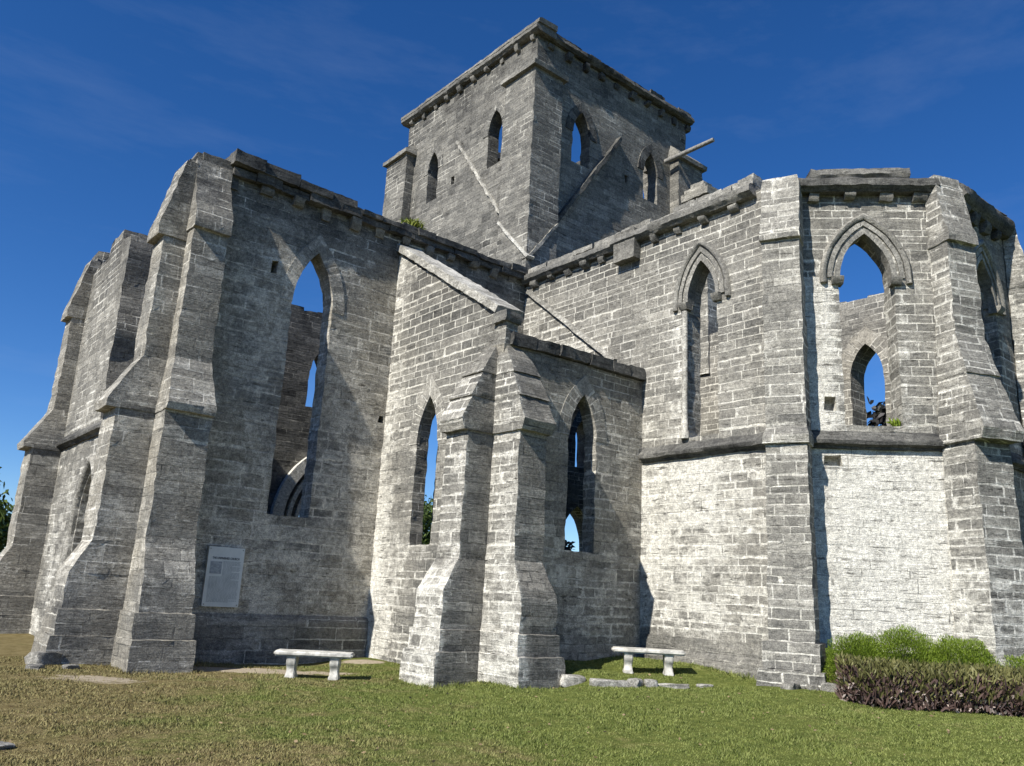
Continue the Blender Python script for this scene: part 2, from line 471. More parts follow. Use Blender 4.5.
def gz(x, y):
    d2 = (CT[:, 0] - x) ** 2 + (CT[:, 1] - y) ** 2 + 0.05
    w = 1.0 / d2 ** 1.5
    z = float((w * CT[:, 2]).sum() / w.sum())
    r = math.hypot(x - 9, y - 11)
    z = z * (1 - sm(22, 60, r)) - 2.5 * sm(30, 160, r)
    return z + 0.018 * noise.noise(Vector((x * 0.7, y * 0.7, 3.0))) + 0.010 * noise.noise(Vector((x * 2.1, y * 2.1, 8.0)))
def dry_at(x, y):
    left = (x - 5.6) * 0.79 - (y - 8.0) * 0.61      # towards the picture's right
    return 0.62 - 0.45 * sm(-3.8, 2.0, left) + 0.28 * sm(9.5, 7.2, math.hypot(x, y)) * sm(4, 0, left) + 0.35 * sm(-2.0, -4.2, left)
def soil_at(x, y):
    s = 0.0
    for cx, cy, rx, ry, k in ((5.9, 13.1, 1.3, 0.5, 1.0), (6.8, 12.6, 0.8, 0.4, 0.7), (3.3, 12.4, 1.1, 0.7, 0.65), (8.0, 13.6, 0.6, 0.5, 0.9), (1.8, 9.5, 1.2, 0.8, 0.35),
                              (5.3, 13.6, 0.9, 0.5, 0.8), (2.6, 15.2, 1.5, 1.2, 0.3), (7.9, 9.9, 1.3, 0.25, .35)):
        dx, dy = x - cx, y - cy
        a = (dx * 0.77 - dy * 0.64) / rx
        c = (dx * 0.64 + dy * 0.77) / ry
        s = max(s, k * (1 - sm(0.3, 1.15, math.hypot(a, c))))
    return s

def axis_vals(lo, hi, fine0, fine1, step):
    v = list(np.arange(fine0, fine1 + 1e-6, step))
    s, x = step, fine0
    while x > lo:
        s *= 1.35; x -= s; v.insert(0, max(x, lo))
    s, x = step, fine1
    while x < hi:
        s *= 1.35; x += s; v.append(min(x, hi))
    return v
xs = axis_vals(-900, 900, -3.0, 18.0, 0.2)
ys = axis_vals(-900, 900, 1.0, 20.0, 0.2)
gv = [(x, y, gz(x, y)) for y in ys for x in xs]
nx = len(xs)
gf = [(j * nx + i, j * nx + i + 1, (j + 1) * nx + i + 1, (j + 1) * nx + i) for j in range(len(ys) - 1) for i in range(nx - 1)]
me = bpy.data.meshes.new('ground')
me.from_pydata(gv, [], gf)
a = me.attributes.new('dry', 'FLOAT', 'POINT'); a.data.foreach_set('value', [dry_at(p[0], p[1]) for p in gv])
a = me.attributes.new('soil', 'FLOAT', 'POINT'); a.data.foreach_set('value', [soil_at(p[0], p[1]) for p in gv])
me.materials.append(M['ground'])
me.shade_smooth()
ground = bpy.data.objects.new('ground', me)
COL.objects.link(ground)
tag(ground, 'worn lawn and bare earth around the foot of the ruin', 'ground', kind='structure')

# ------------------------------------------------------------------ masonry builders
def arch_pts(cx, w, z0, zs, za, n=8):
    """pointed opening, counter-clockwise from the bottom left"""
    h = za - zs
    Rr = (h * h + w * w / 4) / w
    out = [(cx - w / 2, z0), (cx + w / 2, z0), (cx + w / 2, zs)]
    a1 = math.atan2(h, Rr - w / 2) if Rr > w / 2 else PI / 2 + 0.0001
    a1 = math.acos(max(-1, min(1, (Rr - w / 2) / Rr)))
    for i in range(1, n + 1):
        a = a1 * i / n
        out.append((cx + w / 2 - Rr + Rr * math.cos(a), zs + Rr * math.sin(a)))
    for i in range(n - 1, -1, -1):
        a = a1 * i / n
        out.append((cx - w / 2 + Rr - Rr * math.cos(a), zs + Rr * math.sin(a)))
    return out

def arch_curve(cx, w, zs, za, grow=0.0, n=9):
    """left springing to right springing along the intrados, offset outwards by grow; gives (u, z, du, dz) with the outward direction"""
    h = za - zs
    Rr = (h * h + w * w / 4) / w
    cl, cr = cx - w / 2 + Rr, cx + w / 2 - Rr
    Ro = Rr + grow
    a1 = math.acos(max(-1, min(1, (Rr - w / 2) / Ro)))
    L, Q = [], []
    for i in range(n + 1):
        a = a1 * i / n
        L.append((cl - Ro * math.cos(a), zs + Ro * math.sin(a), -math.cos(a), math.sin(a)))
        Q.append((cr + Ro * math.cos(a), zs + Ro * math.sin(a), math.cos(a), math.sin(a)))
    top = L[-1]
    L[-1] = (top[0], top[1], 0.0, 1.0 / max(0.35, math.sin(a1)))
    return L + Q[::-1][1:]

def inside(poly, pts):
    x, y = pts[:, 0], pts[:, 1]
    c = np.zeros(len(pts), bool)
    n = len(poly)
    for i in range(n):
        x1, y1 = poly[i]; x2, y2 = poly[(i + 1) % n]
        if y1 == y2: continue
        cond = ((y1 > y) != (y2 > y)) & (x < (x2 - x1) * (y - y1) / (y2 - y1) + x1)
        c ^= cond
    return c

def subdiv(poly, s):
    out = []
    n = len(poly)
    for i in range(n):
        a, b2 = poly[i], poly[(i + 1) % n]
        L = math.hypot(b2[0] - a[0], b2[1] - a[1])
        k = max(1, int(round(L / s)))
        for j in range(k):
            out.append((a[0] + (b2[0] - a[0]) * j / k, a[1] + (b2[1] - a[1]) * j / k))
    return out

def jag(u0, z0, u1, z1, step=0.33, amp=0.10, seed=0):
    """broken wall top from (u0,z0) to (u1,z1) in course sized steps"""
    rr = random.Random(seed)
    n = max(1, int(abs(u1 - u0) / step))
    out = []
    for i in range(n):
        t0, t1 = i / n, (i + 1) / n
        z = z0 + (z1 - z0) * (t0 + t1) / 2 + rr.uniform(-amp, amp)
        out += [(u0 + (u1 - u0) * (t0 + 0.03 / n), z + rr.uniform(-.03, .03)), (u0 + (u1 - u0) * (t1 - 0.03 / n), z + rr.uniform(-.03, .03))]
    return out

def wall(name, o2, ud, out, outline, holes=(), pockets=(), th=0.65, s=0.16, mat=None, parent=None, attr=None, amp=1.0):
    """upright wall: o2 plan origin, ud plan direction, out plan normal of the front face; outline/holes in (u, z)"""
    ud, out = Vector((ud[0], ud[1], 0)).normalized(), Vector((out[0], out[1], 0)).normalized()
    flip = Vector((0, 0, 1)).cross(out).dot(ud) < 0
    P3 = lambda u, z, d=0.0: Vector((o2[0], o2[1], 0)) + ud * u + Vector((0, 0, z)) - out * d
    rings = [subdiv(outline, s)] + [subdiv(h, s * 0.8) for h in holes] + [subdiv(p[0], s * 0.8) for p in pockets]
    vs, es = [], []
    for r in rings:
        k = len(vs)
        vs += r
        es += [(k + i, k + (i + 1) % len(r)) for i in range(len(r))]
    nb = len(vs)
    B = np.array(vs)
    us, zs = B[:, 0], B[:, 1]
    rr = np.random.default_rng(int(abs(o2[0] * 131 + o2[1] * 17)) + len(vs))
    gu, gzv = np.meshgrid(np.arange(us.min() + s / 2, us.max(), s), np.arange(zs.min() + s / 2, zs.max(), s))
    pts = np.stack([gu.ravel(), gzv.ravel()], 1) + rr.uniform(-.22, .22, (gu.size, 2)) * s
    keep = inside(rings[0], pts)
    for r in rings[1:1 + len(holes)]:
        keep &= ~inside(r, pts)
    pts = pts[keep]
    ok = np.ones(len(pts), bool)
    for i in range(0, len(pts), 2000):
        d = np.sqrt(((pts[i:i + 2000, None, :] - B[None]) ** 2).sum(2)).min(1)
        ok[i:i + 2000] = d > s * 0.55
    pts = pts[ok]
    allv = [Vector(p) for p in vs] + [Vector(p) for p in pts]
    rv, _, rf, ov, _, _ = geometry.delaunay_2d_cdt(allv, es, [], 0, 1e-5)
    tri = np.array([f for f in rf if len(f) == 3])
    V2 = np.array([(p.x, p.y) for p in rv])
    cen = V2[tri].mean(1)
    ins = inside(rings[0], cen)
    for r in rings[1:1 + len(holes)]:
        ins &= ~inside(r, cen)
    pk = np.full(len(tri), -1)
    for q, r in enumerate(rings[1 + len(holes):]):
        pk[inside(r, cen)] = q
    bd = set()
    isb = [any(o < nb for o in ol) for ol in ov]
    mb = MB()
    for q, f in zip(pk[ins], tri[ins]):
        d = 0.0 if q < 0 else pockets[q][1]
        ids = [mb.vert(P3(*V2[i], d), isb[i]) for i in f]
        mb.face(ids[::-1] if flip else ids, out)
        if q < 0 or True:
            ids = [mb.vert(P3(*V2[i], th), isb[i]) for i in f]
            mb.face(ids if flip else ids[::-1], -out)
    def rim(r, depth, outer):
        nd = max(1, int(round(depth / s)))
        n = len(r)
        for i in range(n):
            a, b2 = r[i], r[(i + 1) % n]
            for k in range(nd):
                d0, d1 = depth * k / nd, depth * (k + 1) / nd
                q = [P3(*a, d0), P3(*a, d1), P3(*b2, d1), P3(*b2, d0)]
                if not outer: q = q[::-1]
                if flip: q = q[::-1]
                ids = [mb.vert(p, True) for p in q]
                mb.face(ids)
    def ccw(r):
        return sum(r[i][0] * r[(i + 1) % len(r)][1] - r[(i + 1) % len(r)][0] * r[i][1] for i in range(len(r))) > 0
    r = rings[0]; rim(r if ccw(r) else r[::-1], th, True)
    for r in rings[1:1 + len(holes)]: rim(r if ccw(r) else r[::-1], th, False)
    for (p, dep), r in zip(pockets, rings[1 + len(holes):]): rim(r if ccw(r) else r[::-1], dep, False)
    return mb.build(name, mat or M['stone'], parent, amp, attr)

def buttress(name, o2, r, secs, parent, attr, mat=None, s=0.13, back=-0.1):
    """secs: (z, out, half width[, shift along the wall]) from the foot up"""
    r = Vector((r[0], r[1], 0)).normalized()
    t = Vector((0, 0, 1)).cross(r)          # to the left when looking at the front
    o = Vector((o2[0], o2[1], 0))
    mb = MB()
    def ring(sc):
        z, d, hw = sc[0], sc[1], sc[2]
        zv = Vector((0, 0, z))
        return [o + zv + r * d - t * hw, o + zv + r * d + t * hw, o + zv + r * back + t * hw, o + zv + r * back - t * hw]
    R = [ring(x) for x in secs]
    for A, B in zip(R, R[1:]):
        for i in range(4):
            j = (i + 1) % 4
            if (A[i] - B[i]).length < 1e-5 and (A[j] - B[j]).length < 1e-5: continue
            mb.patch(A[i], A[j], B[j], B[i], s)
    A = R[-1]; mb.patch(A[0], A[1], A[2], A[3], s)
    return mb.build(name, mat or M['stone'], parent, 1.0, attr)

def arch_ring(name, o2, ud, out, cx, w, zs, za, width, proud, parent, attr, deep=0.12, mat=None, grow0=0.0, zfoot=None):
    """ring of arch stones round the head of an opening"""
    ud, out = Vector((ud[0], ud[1], 0)).normalized(), Vector((out[0], out[1], 0)).normalized()
    O = Vector((o2[0], o2[1], 0))
    flip = Vector((0, 0, 1)).cross(out).dot(ud) < 0
    c = arch_curve(cx, w, zs, za, grow0)
    if zfoot is not None:
        c = [(c[0][0], zfoot, -1, 0)] + c + [(c[-1][0], zfoot, 1, 0)]
    mb = MB()
    L = 0.0
    prev = None
    for k, (u, z, du, dz) in enumerate(c):
        if prev: L += math.hypot(u - prev[0], z - prev[1])
        prev = (u, z)
        A = O + ud * u + Vector((0, 0, z))
        D = ud * du + Vector((0, 0, dz))
        cur = [A + out * proud, A + D * width + out * proud, A + D * width - out * deep, A - out * deep]
        if k:
            for i in range(4):
                j = (i + 1) % 4
                q = [last[i], cur[i], cur[j], last[j]]
                uvq = [(i * width * 3.0 + 0.05, lastL), (i * width * 3.0 + 0.05, L), (i * width * 3.0 + 0.05 + width, L), (i * width * 3.0 + 0.05 + width, lastL)]
                if not flip: q, uvq = q[::-1], uvq[::-1]
                mb.face([mb.vert(p, True) for p in q], uvs=uvq)
        else:
            first = cur
        last, lastL = cur, L
    for R, f in ((first, flip), (last, not flip)):
        mb.face([mb.vert(p, True) for p in (R[::-1] if f else R)])
    return mb.build(name, mat or M['vouss'], parent, 0.5, attr, sharp=50)

def hood(name, o2, ud, out, cx, w, zs, za, grow, parent, attr, size=0.10, drop=0.22, prof=None):
    """projecting pointed moulding swept round the head of a window, with short returns"""
    ud, out = Vector((ud[0], ud[1], 0)).normalized(), Vector((out[0], out[1], 0)).normalized()
    O = Vector((o2[0], o2[1], 0))
    flip = Vector((0, 0, 1)).cross(out).dot(ud) < 0
    c = arch_curve(cx, w, zs, za, grow)
    c = [(c[0][0], zs - drop, -1, 0)] + c + [(c[-1][0], zs - drop, 1, 0)]
    s = size
    prof = prof or [(-0.06, 0.0), (s * 0.55, 0.0), (s * 0.85, s * 0.3), (s * 0.95, s * 0.75), (s * 0.6, s * 1.15), (-0.06, s * 1.3)]
    path = []
    for u, z, du, dz in c:
        path.append((O + ud * u + Vector((0, 0, z)), out, ud * du + Vector((0, 0, dz))))
    if not flip: path = path[::-1]
    mb = MB()
    mb.sweep(prof, path, 0.12)
    return mb.build(name, M['stone_plain'], parent, 0.5, attr, sharp=45)

def band(name, pts, prof, parent, attr, mat=None, amp=1.0, s=0.15):
    """moulding along a plan polyline: pts = [(x, y, z, outx, outy)], prof (out, up) counter-clockwise when the path runs to the viewer's left"""
    mb = MB()
    path = [(Vector((x, y, z)), Vector((ox, oy, 0)), Vector((0, 0, 1))) for x, y, z, ox, oy in pts]
    mb.sweep(prof, path, s)
    return mb.build(name, mat or M['stone_plain'], parent, amp, attr, sharp=45)

def corbels(o2, ud, out, us, z, parent, attr, w=0.2, d=0.2, h=0.2, under=0.0, name='corbel'):
    ud, out = Vector((ud[0], ud[1], 0)).normalized(), Vector((out[0], out[1], 0)).normalized()
    flip = Vector((0, 0, 1)).cross(out).dot(ud) < 0
    a = -ud if flip else ud
    rr = random.Random(int(z * 100) + len(us))
    for u in us:
        ww, hh, dd = w * rr.uniform(.65, 1.05), h * rr.uniform(.6, 1.05), d * rr.uniform(.5, 1.05)
        c = Vector((o2[0], o2[1], z)) + ud * (u + rr.uniform(-.03, .03))
        mb = MB()
        # a block with a rounded lower front
        prof = [(-0.1, -hh), (dd * 0.55, -hh), (dd * 0.9, -hh * 0.62), (dd, -hh * 0.3), (dd, 0.0), (-0.1, 0.0)]
        path = [(c - a * ww / 2, out, Vector((0, 0, 1))), (c + a * ww / 2, out, Vector((0, 0, 1)))]
        mb.sweep(prof, path[::-1], 0.09)
        mb.build(name, M['stone_plain'], parent, 1.5, attr, sharp=45)

def slab(name, a, b2, out, prof, parent, attr, mat=None, amp=1.0):
    """straight bar of profile (out, up) from a to b2"""
    a, b2, out = Vector(a), Vector(b2), Vector(out).normalized()
    d = (b2 - a).normalized()
    up = d.cross(out)
    if up.z < 0: up = -up
    pr = prof
    mb = MB()
    path = [(a, out, up), (b2, out, up)]
    if d.dot(out.cross(up)) < 0: path = path[::-1]
    mb.sweep(pr, path, 0.10)
    return mb.build(name, mat or M['stone_plain'], parent, amp, attr, sharp=45)

def stone_row(name, a, b2, out, d, h, parent, attr, back=0.45, jd=0.05, jh=0.07, skip=0.0, seed=1, lmin=0.35, lmax=0.75, mat=None):
    """a course of separate weathered stones laid from a to b2, standing d proud"""
    a, b2, out = Vector(a), Vector(b2), Vector(out).normalized()
    L = (b2 - a).length
    dr = (b2 - a).normalized()
    up = Vector((0, 0, 1)) if abs(dr.z) < 0.05 else dr.cross(out) * (1 if dr.cross(out).z > 0 else -1)
    rr = random.Random(seed)
    mb = MB(); q = 0.0
    while q < L - 0.1:
        w_ = min(rr.uniform(lmin, lmax), L - q)
        if rr.random() >= skip:
            dd, hh = d + rr.uniform(-jd, jd), h + rr.uniform(-jh, jh)
            o = a + dr * (q + 0.006) + out * dd + up * rr.uniform(-.012, .012)
            ax, ay, az = dr * (w_ - 0.012), -out * (dd + back), up * hh
            if ax.cross(ay).dot(az) < 0:
                o, ax = o + ax, -ax
            mb.box(o, ax, ay, az, 0.09)
        q += w_
    return mb.build(name, mat or M['stone_plain'], parent, 1.25, attr, sharp=45)

BOX = lambda d, h, back=-0.1: [(back, 0.0), (d, 0.0), (d, h), (back, h)]
CORN = lambda d, h, back=-0.2: [(back, 0.0), (d * 0.62, 0.0), (d * 0.8, h * 0.18), (d, h * 0.32), (d, h * 0.78), (d * 0.7, h), (back, h * 1.02)]
STRING = [(-0.1, 0.0), (0.04, 0.0), (0.06, 0.04), (0.13, 0.07), (0.14, 0.13), (0.0, 0.30), (-0.1, 0.30)]

# ------------------------------------------------------------------ the church
church = empty('church_ruin', (12.0, 14.4, 0.0))
tag(church, 'roofless grey limestone Gothic church with square tower and pointed window openings', 'church')
def A(w_, m_, l_, wa=0.0):
    return lambda x, y, z: (w_, m_, l_, wa)
A_top = A(0.05, 0.15, 0.85, 0.0)      # cornices, copings, long exposed
A_mid = A(0.15, 0.3, 0.55, 0.1)
A_in = A(0.12, 0.35, 0.55, 0.15)

X0, X1, Y1, X2, Y2 = 4.0, 12.02, 14.44, 8.5, 10.68

# ---- transept: the arm to the left, with the wall that carries the board
def a_sign(x, y, z):
    base = 1 - sm(0.55, 0.85, z)
    return (0.54 + 0.10 * sm(5, 2, z) - 0.44 * base - 0.22 * sm(6.6, 8.4, z), 0.50 + 0.4 * base, 0.24 + 0.36 * sm(6.9, 8.6, z) + 0.35 * base, 0.95 * (1 - sm(6.8, 8.7, z)) * (1 - base))
top = [(8.7, -0.3), (8.7, 8.86)] + jag(8.7, 8.86, 4.1, 8.92, 0.4, 0.07, 3)[1:] + [(4.0, 8.6)] 
transept = wall('transept', (0, Y1), (1, 0), (0, -1), [(4.0, -0.3), (12.75, -0.3), (12.75, 8.82)] + jag(12.7, 8.82, 4.1, 8.90, 0.4, 0.05, 3) + [(4.0, 8.7)],
     holes=[arch_pts(6.66, 0.84, 2.58, 6.62, 7.75), arch_pts(9.62, 0.95, 0.3, 4.7, 5.75)],
     pockets=[([(5.74, 7.05), (5.86, 7.07), (5.86, 7.32), (5.75, 7.30)], 0.28), ([(8.33, 4.62), (8.47, 4.60), (8.45, 4.74), (8.35, 4.75)], 0.25), ([(6.75, .58), (7.0, .58), (7.0, .66), (6.76, .65)], .2)],
     th=0.40, mat=M['stone_big'], parent=church, attr=a_sign, s=0.15)
T = transept
arch_ring('window_surround', (0, Y1), (1, 0), (0, -1), 6.66, 0.84, 6.62, 7.75, 0.26, 0.012, T, a_sign, deep=0.05)
# plinth ledge
slab('plinth', (4.8, Y1, -0.2), (8.5, Y1, -0.2), (0, -1, 0), [(-0.1, 0), (0.07, 0), (0.07, 0.96), (0.015, 1.03), (-0.1, 1.03)], T, lambda x, y, z: (0.16, 0.62, 0.5, 0.4), M['stone_big'])
stone_row('cornice', (4.75, Y1, 8.70), (7.45, Y1, 8.70), (0, -1, 0), 0.15, 0.17, T, A_top, jd=.05, jh=.03, seed=4)
stone_row('cornice', (4.70, Y1, 8.88), (7.40, Y1, 8.86), (0, -1, 0), 0.22, 0.19, T, A_top, jd=.07, jh=.06, seed=5)
stone_row('cornice', (7.45, Y1, 8.68), (12.5, Y1, 8.66), (0, -1, 0), 0.13, 0.13, T, A_top, jd=.04, jh=.02, skip=.0, seed=6)
stone_row('coping', (7.45, Y1, 8.81), (12.5, Y1, 8.79), (0, -1, 0), 0.17, 0.14, T, A_top, jd=.05, jh=.04, seed=7)
corbels((0, Y1), (1, 0), (0, -1), [5.42, 6.06, 6.72, 7.34, 7.96, 8.6, 9.2, 9.8, 10.4, 11.0, 11.6], 8.69, T, A_mid, 0.24, 0.17, 0.22)
def a_gab(x, y, z):
    return (0.26 + 0.25 * sm(4.5, 2.5, z), 0.5, 0.40 + 0.3 * sm(6.5, 8.5, z), 0.10)
gable_top = [(21.5, -0.3), (21.5, 8.1)] + jag(21.5, 8.2, 19.6, 8.35, 0.4, 0.06, 8) + [(19.5, 8.62), (18.6, 8.72), (18.5, 8.45), (17.9, 8.35), (17.82, 8.0), (17.9, 7.2), (17.78, 6.3), (17.9, 5.6), (17.8, 5.0), (17.85, 4.35),
             (15.2, 4.35), (15.1, 5.2), (15.2, 6.8), (15.1, 8.4), (14.44, 8.55), (14.44, -0.3)]
gable = wall('gable_wall', (X0, 0), (0, 1), (-1, 0), gable_top[::-1], pockets=[(arch_pts(17.6, 1.15, 1.1, 2.35, 3.4), 0.3)], th=0.85, mat=M['stone'], parent=T, attr=a_gab)
hood('window_hood', (X0, 0), (0, 1), (-1, 0), 17.6, 1.15, 2.35, 3.4, 0.04, T, a_gab, 0.12, 1.2)
slab('string_course', (X0, 15.0, 4.02), (X0, 20.9, 4.02), (-1, 0, 0), STRING, T, A_top)
mb = MB()
mb.cbox(4.5, 17.95, 4.0, 5.35, 18.7, 7.75); mb.cbox(4.6, 18.0, 7.7, 5.1, 18.6, 8.3)
mb.build('broken_pier', M['stone'], T, 2.0, A(0.05, 0.2, 0.8))
# far side wall with its lancet and door
def a_far(x, y, z): return (0.05 + 0.1 * sm(5, 3, z), 0.4, 0.70, 0.0)
wall('far_wall', (0, 21.5), (1, 0), (0, 1), [(4.0, -0.3), (12.7, -0.3), (12.7, 8.9)] + jag(12.7, 8.9, 4.0, 8.85, 0.4, 0.1, 5), holes=[arch_pts(10.05, 0.6, 6.12, 7.0, 7.75), arch_pts(10.36, 0.9, 0.1, 3.0, 4.05)], th=0.65, s=0.2, mat=M['stone'], parent=T, attr=a_far)
for g0, wd, pr in ((0.50, 0.30, 0.16), (0.26, 0.11, 0.10), (0.02, 0.10, 0.05)):
    arch_ring('door_surround', (0, 20.85), (1, 0), (0, -1), 10.36, 0.9, 3.0, 4.05, wd, pr, T, A(0.9, 0.3, 0.05), 0.1, grow0=g0, zfoot=0.2, mat=M['stone_plain'])

def secs_T():
    return [(-0.4, 1.02, .50), (.46, .99, .49), (.47, .93, .455), (.84, .92, .45), (.85, .88, .40), (1.38, .86, .39), (1.88, .60, .385), (4.0, .59, .38),
            (4.0, .74, .40), (4.13, .76, .40), (4.95, .30, .31), (7.12, .28, .30), (7.13, .39, .325), (7.28, .40, .325), (8.35, .16, .33), (8.62, .10, .32)]
def a_but(x, y, z):
    base = 1 - sm(0.7, 1.0, z)
    return (0.36 + 0.14 * sm(4.0, 1.0, z) - 0.2 * base, 0.5, 0.30 + 0.42 * sm(6.8, 8.6, z) + 0.15 * base, 0.45)
def a_butf(x, y, z):
    f = (y > 13.0 and 1 or 0)
    return a_but(x, y, z)
buttress('buttress', (4.40, Y1), (0, -1), [(-0.4, 1.20, .49), (.46, 1.17, .48), (.47, 1.08, .455), (.84, 1.07, .45), (.85, 1.03, .40), (1.38, 1.0, .39), (1.88, .76, .385), (4.0, .74, .38),
            (4.0, .83, .395), (4.12, .84, .395), (4.95, .50, .31), (7.30, .46, .30), (7.31, .55, .325), (7.45, .56, .325), (8.35, .20, .32), (8.75, .12, .32)], T, a_but, M['stone_big'])
buttress('buttress', (X0, 14.60), (-1, 0), secs_T(), T, a_but, M['stone_big'])
buttress('buttress', (X0, 21.15), (-1, 0), secs_T(), T, a_but, M['stone_big'])
mb = MB(); mb.cbox(4.2, 14.4, 8.45, 4.9, 15.0, 8.95); mb.cbox(4.0, 14.5, 8.4, 4.4, 15.05, 8.78)
mb.build('coping_stone', M['stone_plain'], T, 1.3, A_top)

# ---- annex: the small lean-to block in the corner
def a_anl(x, y, z):
    return (0.20 + 0.36 * sm(13.2, 14.3, y) + 0.24 * sm(4.2, 1.5, z), 0.62 + 0.2 * sm(4, 6, z), 0.42 + 0.16 * sm(4.5, 7, z) - .25 * sm(13.4, 14.3, y), 0.12)
annex = wall('annex', (X2, 0), (0, 1), (-1, 0), [(10.68, -0.3), (14.5, -0.3), (14.5, 8.42), (10.68, 5.98)], holes=[arch_pts(12.84, 0.70, 2.18, 4.05, 4.98)], th=0.27, parent=church, attr=a_anl, s=0.15)
arch_ring('window_surround', (X2, 0), (0, 1), (-1, 0), 12.84, 0.68, 4.05, 4.95, 0.27, 0.012, annex, lambda x, y, z: (0.2, 0.9, 0.3, 0.05), deep=0.05)
def a_anr(x, y, z):
    return (0.44 + 0.1 * sm(3.5, 1.0, z) - 0.3 * sm(.75, .45, z) - .2 * sm(4.2, 5.4, z), 0.5, 0.26 + 0.32 * sm(4.4, 5.5, z), 0.65)
wall('front_wall', (0, Y2), (1, 0), (0, -1), [(X2 + 0.004, -0.3), (X1 + 0.2, -0.3), (X1 + 0.2, 5.58), (X2 + 0.004, 5.56)], holes=[arch_pts(10.42, 0.70, 2.18, 4.2, 5.02)], th=0.30, parent=annex, attr=a_anr, mat=M['stone'], s=0.15)
arch_ring('window_surround', (0, Y2), (1, 0), (0, -1), 10.42, 0.68, 4.2, 5.0, 0.27, 0.012, annex, lambda x, y, z: (0.2, 0.7, 0.3, 0.3), deep=0.05)
stone_row('coping', (8.62, Y2, 5.57), (X1, Y2, 5.60), (0, -1, 0), 0.10, 0.20, annex, A_top, jd=.035, jh=.04, seed=9)
d_ = Vector((0, 10.30 - 14.50, 6.12 - 8.50)).normalized()
slab('raking_coping', (X2, 14.5, 8.40), (X2, 10.9, 6.14), (-1, 0, 0), [(-0.5, 0.0), (0.09, 0.0), (0.09, 0.14), (-0.5, 0.16)], annex, A(0.62, 0.4, 0.2), M['stone_plain'], 1.2)
mb = MB(); mb.cbox(8.43, 10.62, 5.95, 8.80, 10.98, 6.14, .06)
mb.build('kneeler', M['stone_plain'], annex, 1.6, A(0.25, 0.3, 0.6))
def secs_A(apex):
    return [(-0.4, 1.10, .47), (.50, 1.06, .46), (.51, .99, .43), (.82, .98, .425), (.83, .95, .37), (1.40, .93, .36), (1.90, .64, .30), (3.95, .62, .29), (3.95, .72, .33), (4.12, .78, .335), (4.52, .585, .315), (4.53, .62, .325), (4.97, .375, .29), (4.98, .41, .30), (5.28, .21, .25), (apex, .03, .15), (apex + .04, 0.0, .12)]
def sec_d(secs, z):
    for q, w_ in zip(secs, secs[1:]):
        if q[0] <= z <= w_[0] and w_[0] > q[0]:
            return q[1] + (w_[1] - q[1]) * (z - q[0]) / (w_[0] - q[0])
    return secs[0][1]
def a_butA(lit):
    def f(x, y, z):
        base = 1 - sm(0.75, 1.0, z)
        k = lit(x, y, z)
        # sun and shade put into the colour: lit face paler, other sides darker, joints duller
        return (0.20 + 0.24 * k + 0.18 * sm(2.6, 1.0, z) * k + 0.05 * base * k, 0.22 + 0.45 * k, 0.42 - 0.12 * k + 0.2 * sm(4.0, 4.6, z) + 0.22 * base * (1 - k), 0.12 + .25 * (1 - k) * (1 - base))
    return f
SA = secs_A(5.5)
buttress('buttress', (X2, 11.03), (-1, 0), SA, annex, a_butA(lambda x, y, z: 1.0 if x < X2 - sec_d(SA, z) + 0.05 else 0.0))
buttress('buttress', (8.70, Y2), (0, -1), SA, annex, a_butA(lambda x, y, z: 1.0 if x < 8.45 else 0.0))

# ---- chancel and its three sided apse
C1, C2 = Vector((12.02, 7.60)), Vector((14.03, 5.59))
C3, C4 = Vector((16.87, 5.59)), Vector((18.88, 7.60))
LF = (C2 - C1).length
def a_ch(x, y, z):
    low = sm(4.1, 3.9, z)
    near = sm(8.6, 9.4, y)
    w_ = 0.10 + low * (0.36 + 0.30 * near) - 0.30 * sm(1.0, 0.75, z) * low
    w_ += (1 - low) * 0.32 * sm(9.9, 11.3, y) * sm(8.2, 5.5, z)
    w_ += (1 - low) * 0.4 * sm(0.34, 0.16, abs(y - 9.74)) * sm(7.2, 6.6, z)
    if 5.7 < z < 6.1 + (y - 11.45) * 0.786: w_ += 0.30 * sm(11.0, 11.6, y)
    return (w_, 0.85, 0.36 - 0.12 * low + 0.16 * sm(7.0, 8.6, z), 0.12)
chancel = wall('chancel', (X1, 0), (0, 1), (-1, 0), [(7.6, -0.3), (14.5, -0.3), (14.5, 8.72), (7.6, 8.74)], holes=[arch_pts(9.24, 0.72, 4.34, 6.95, 7.78), arch_pts(12.62, 1.25, 0.3, 4.4, 5.7)], th=0.42, parent=church, attr=a_ch, s=0.15)
def a_f1(x, y, z):
    low = sm(4.1, 3.9, z)
    u = ((x - C1.x) - (y - C1.y)) * 0.7071
    return (low * 0.84 + (1 - low) * (0.18 + 0.62 * sm(1.12, 0.85, u) * sm(7.6, 6.6, z) + 0.35 * sm(0.14, 0.05, abs(u - 2.02)) * sm(7.6, 6.6, z)), 0.8, 0.34 - 0.2 * low + 0.16 * sm(7.2, 8.6, z), 0.10)
f1 = wall('apse_wall', C1, (1, -1), (-1, -1), [(0, -0.3), (LF, -0.3), (LF, 8.72), (0, 8.72)], holes=[arch_pts(1.46, 0.92, 4.36, 6.95, 7.80)],
          pockets=[([(0.62, 3.68), (0.92, 3.68), (0.9, 3.86), (0.64, 3.85)], .25), ([(0.66, 4.62), (0.86, 4.6), (0.86, 4.84), (0.68, 4.84)], .25)], th=0.5, parent=chancel, attr=a_f1, s=0.15)
def a_f2(x, y, z): return (0.35, 0.5, 0.4, 0.25)
wall('apse_wall', C2, (1, 0), (0, -1), [(0, -0.3), (LF, -0.3), (LF, 8.70), (0, 8.70)], holes=[arch_pts(1.42, 0.92, 4.36, 6.95, 7.80)], parent=chancel, attr=a_f2, s=0.18)
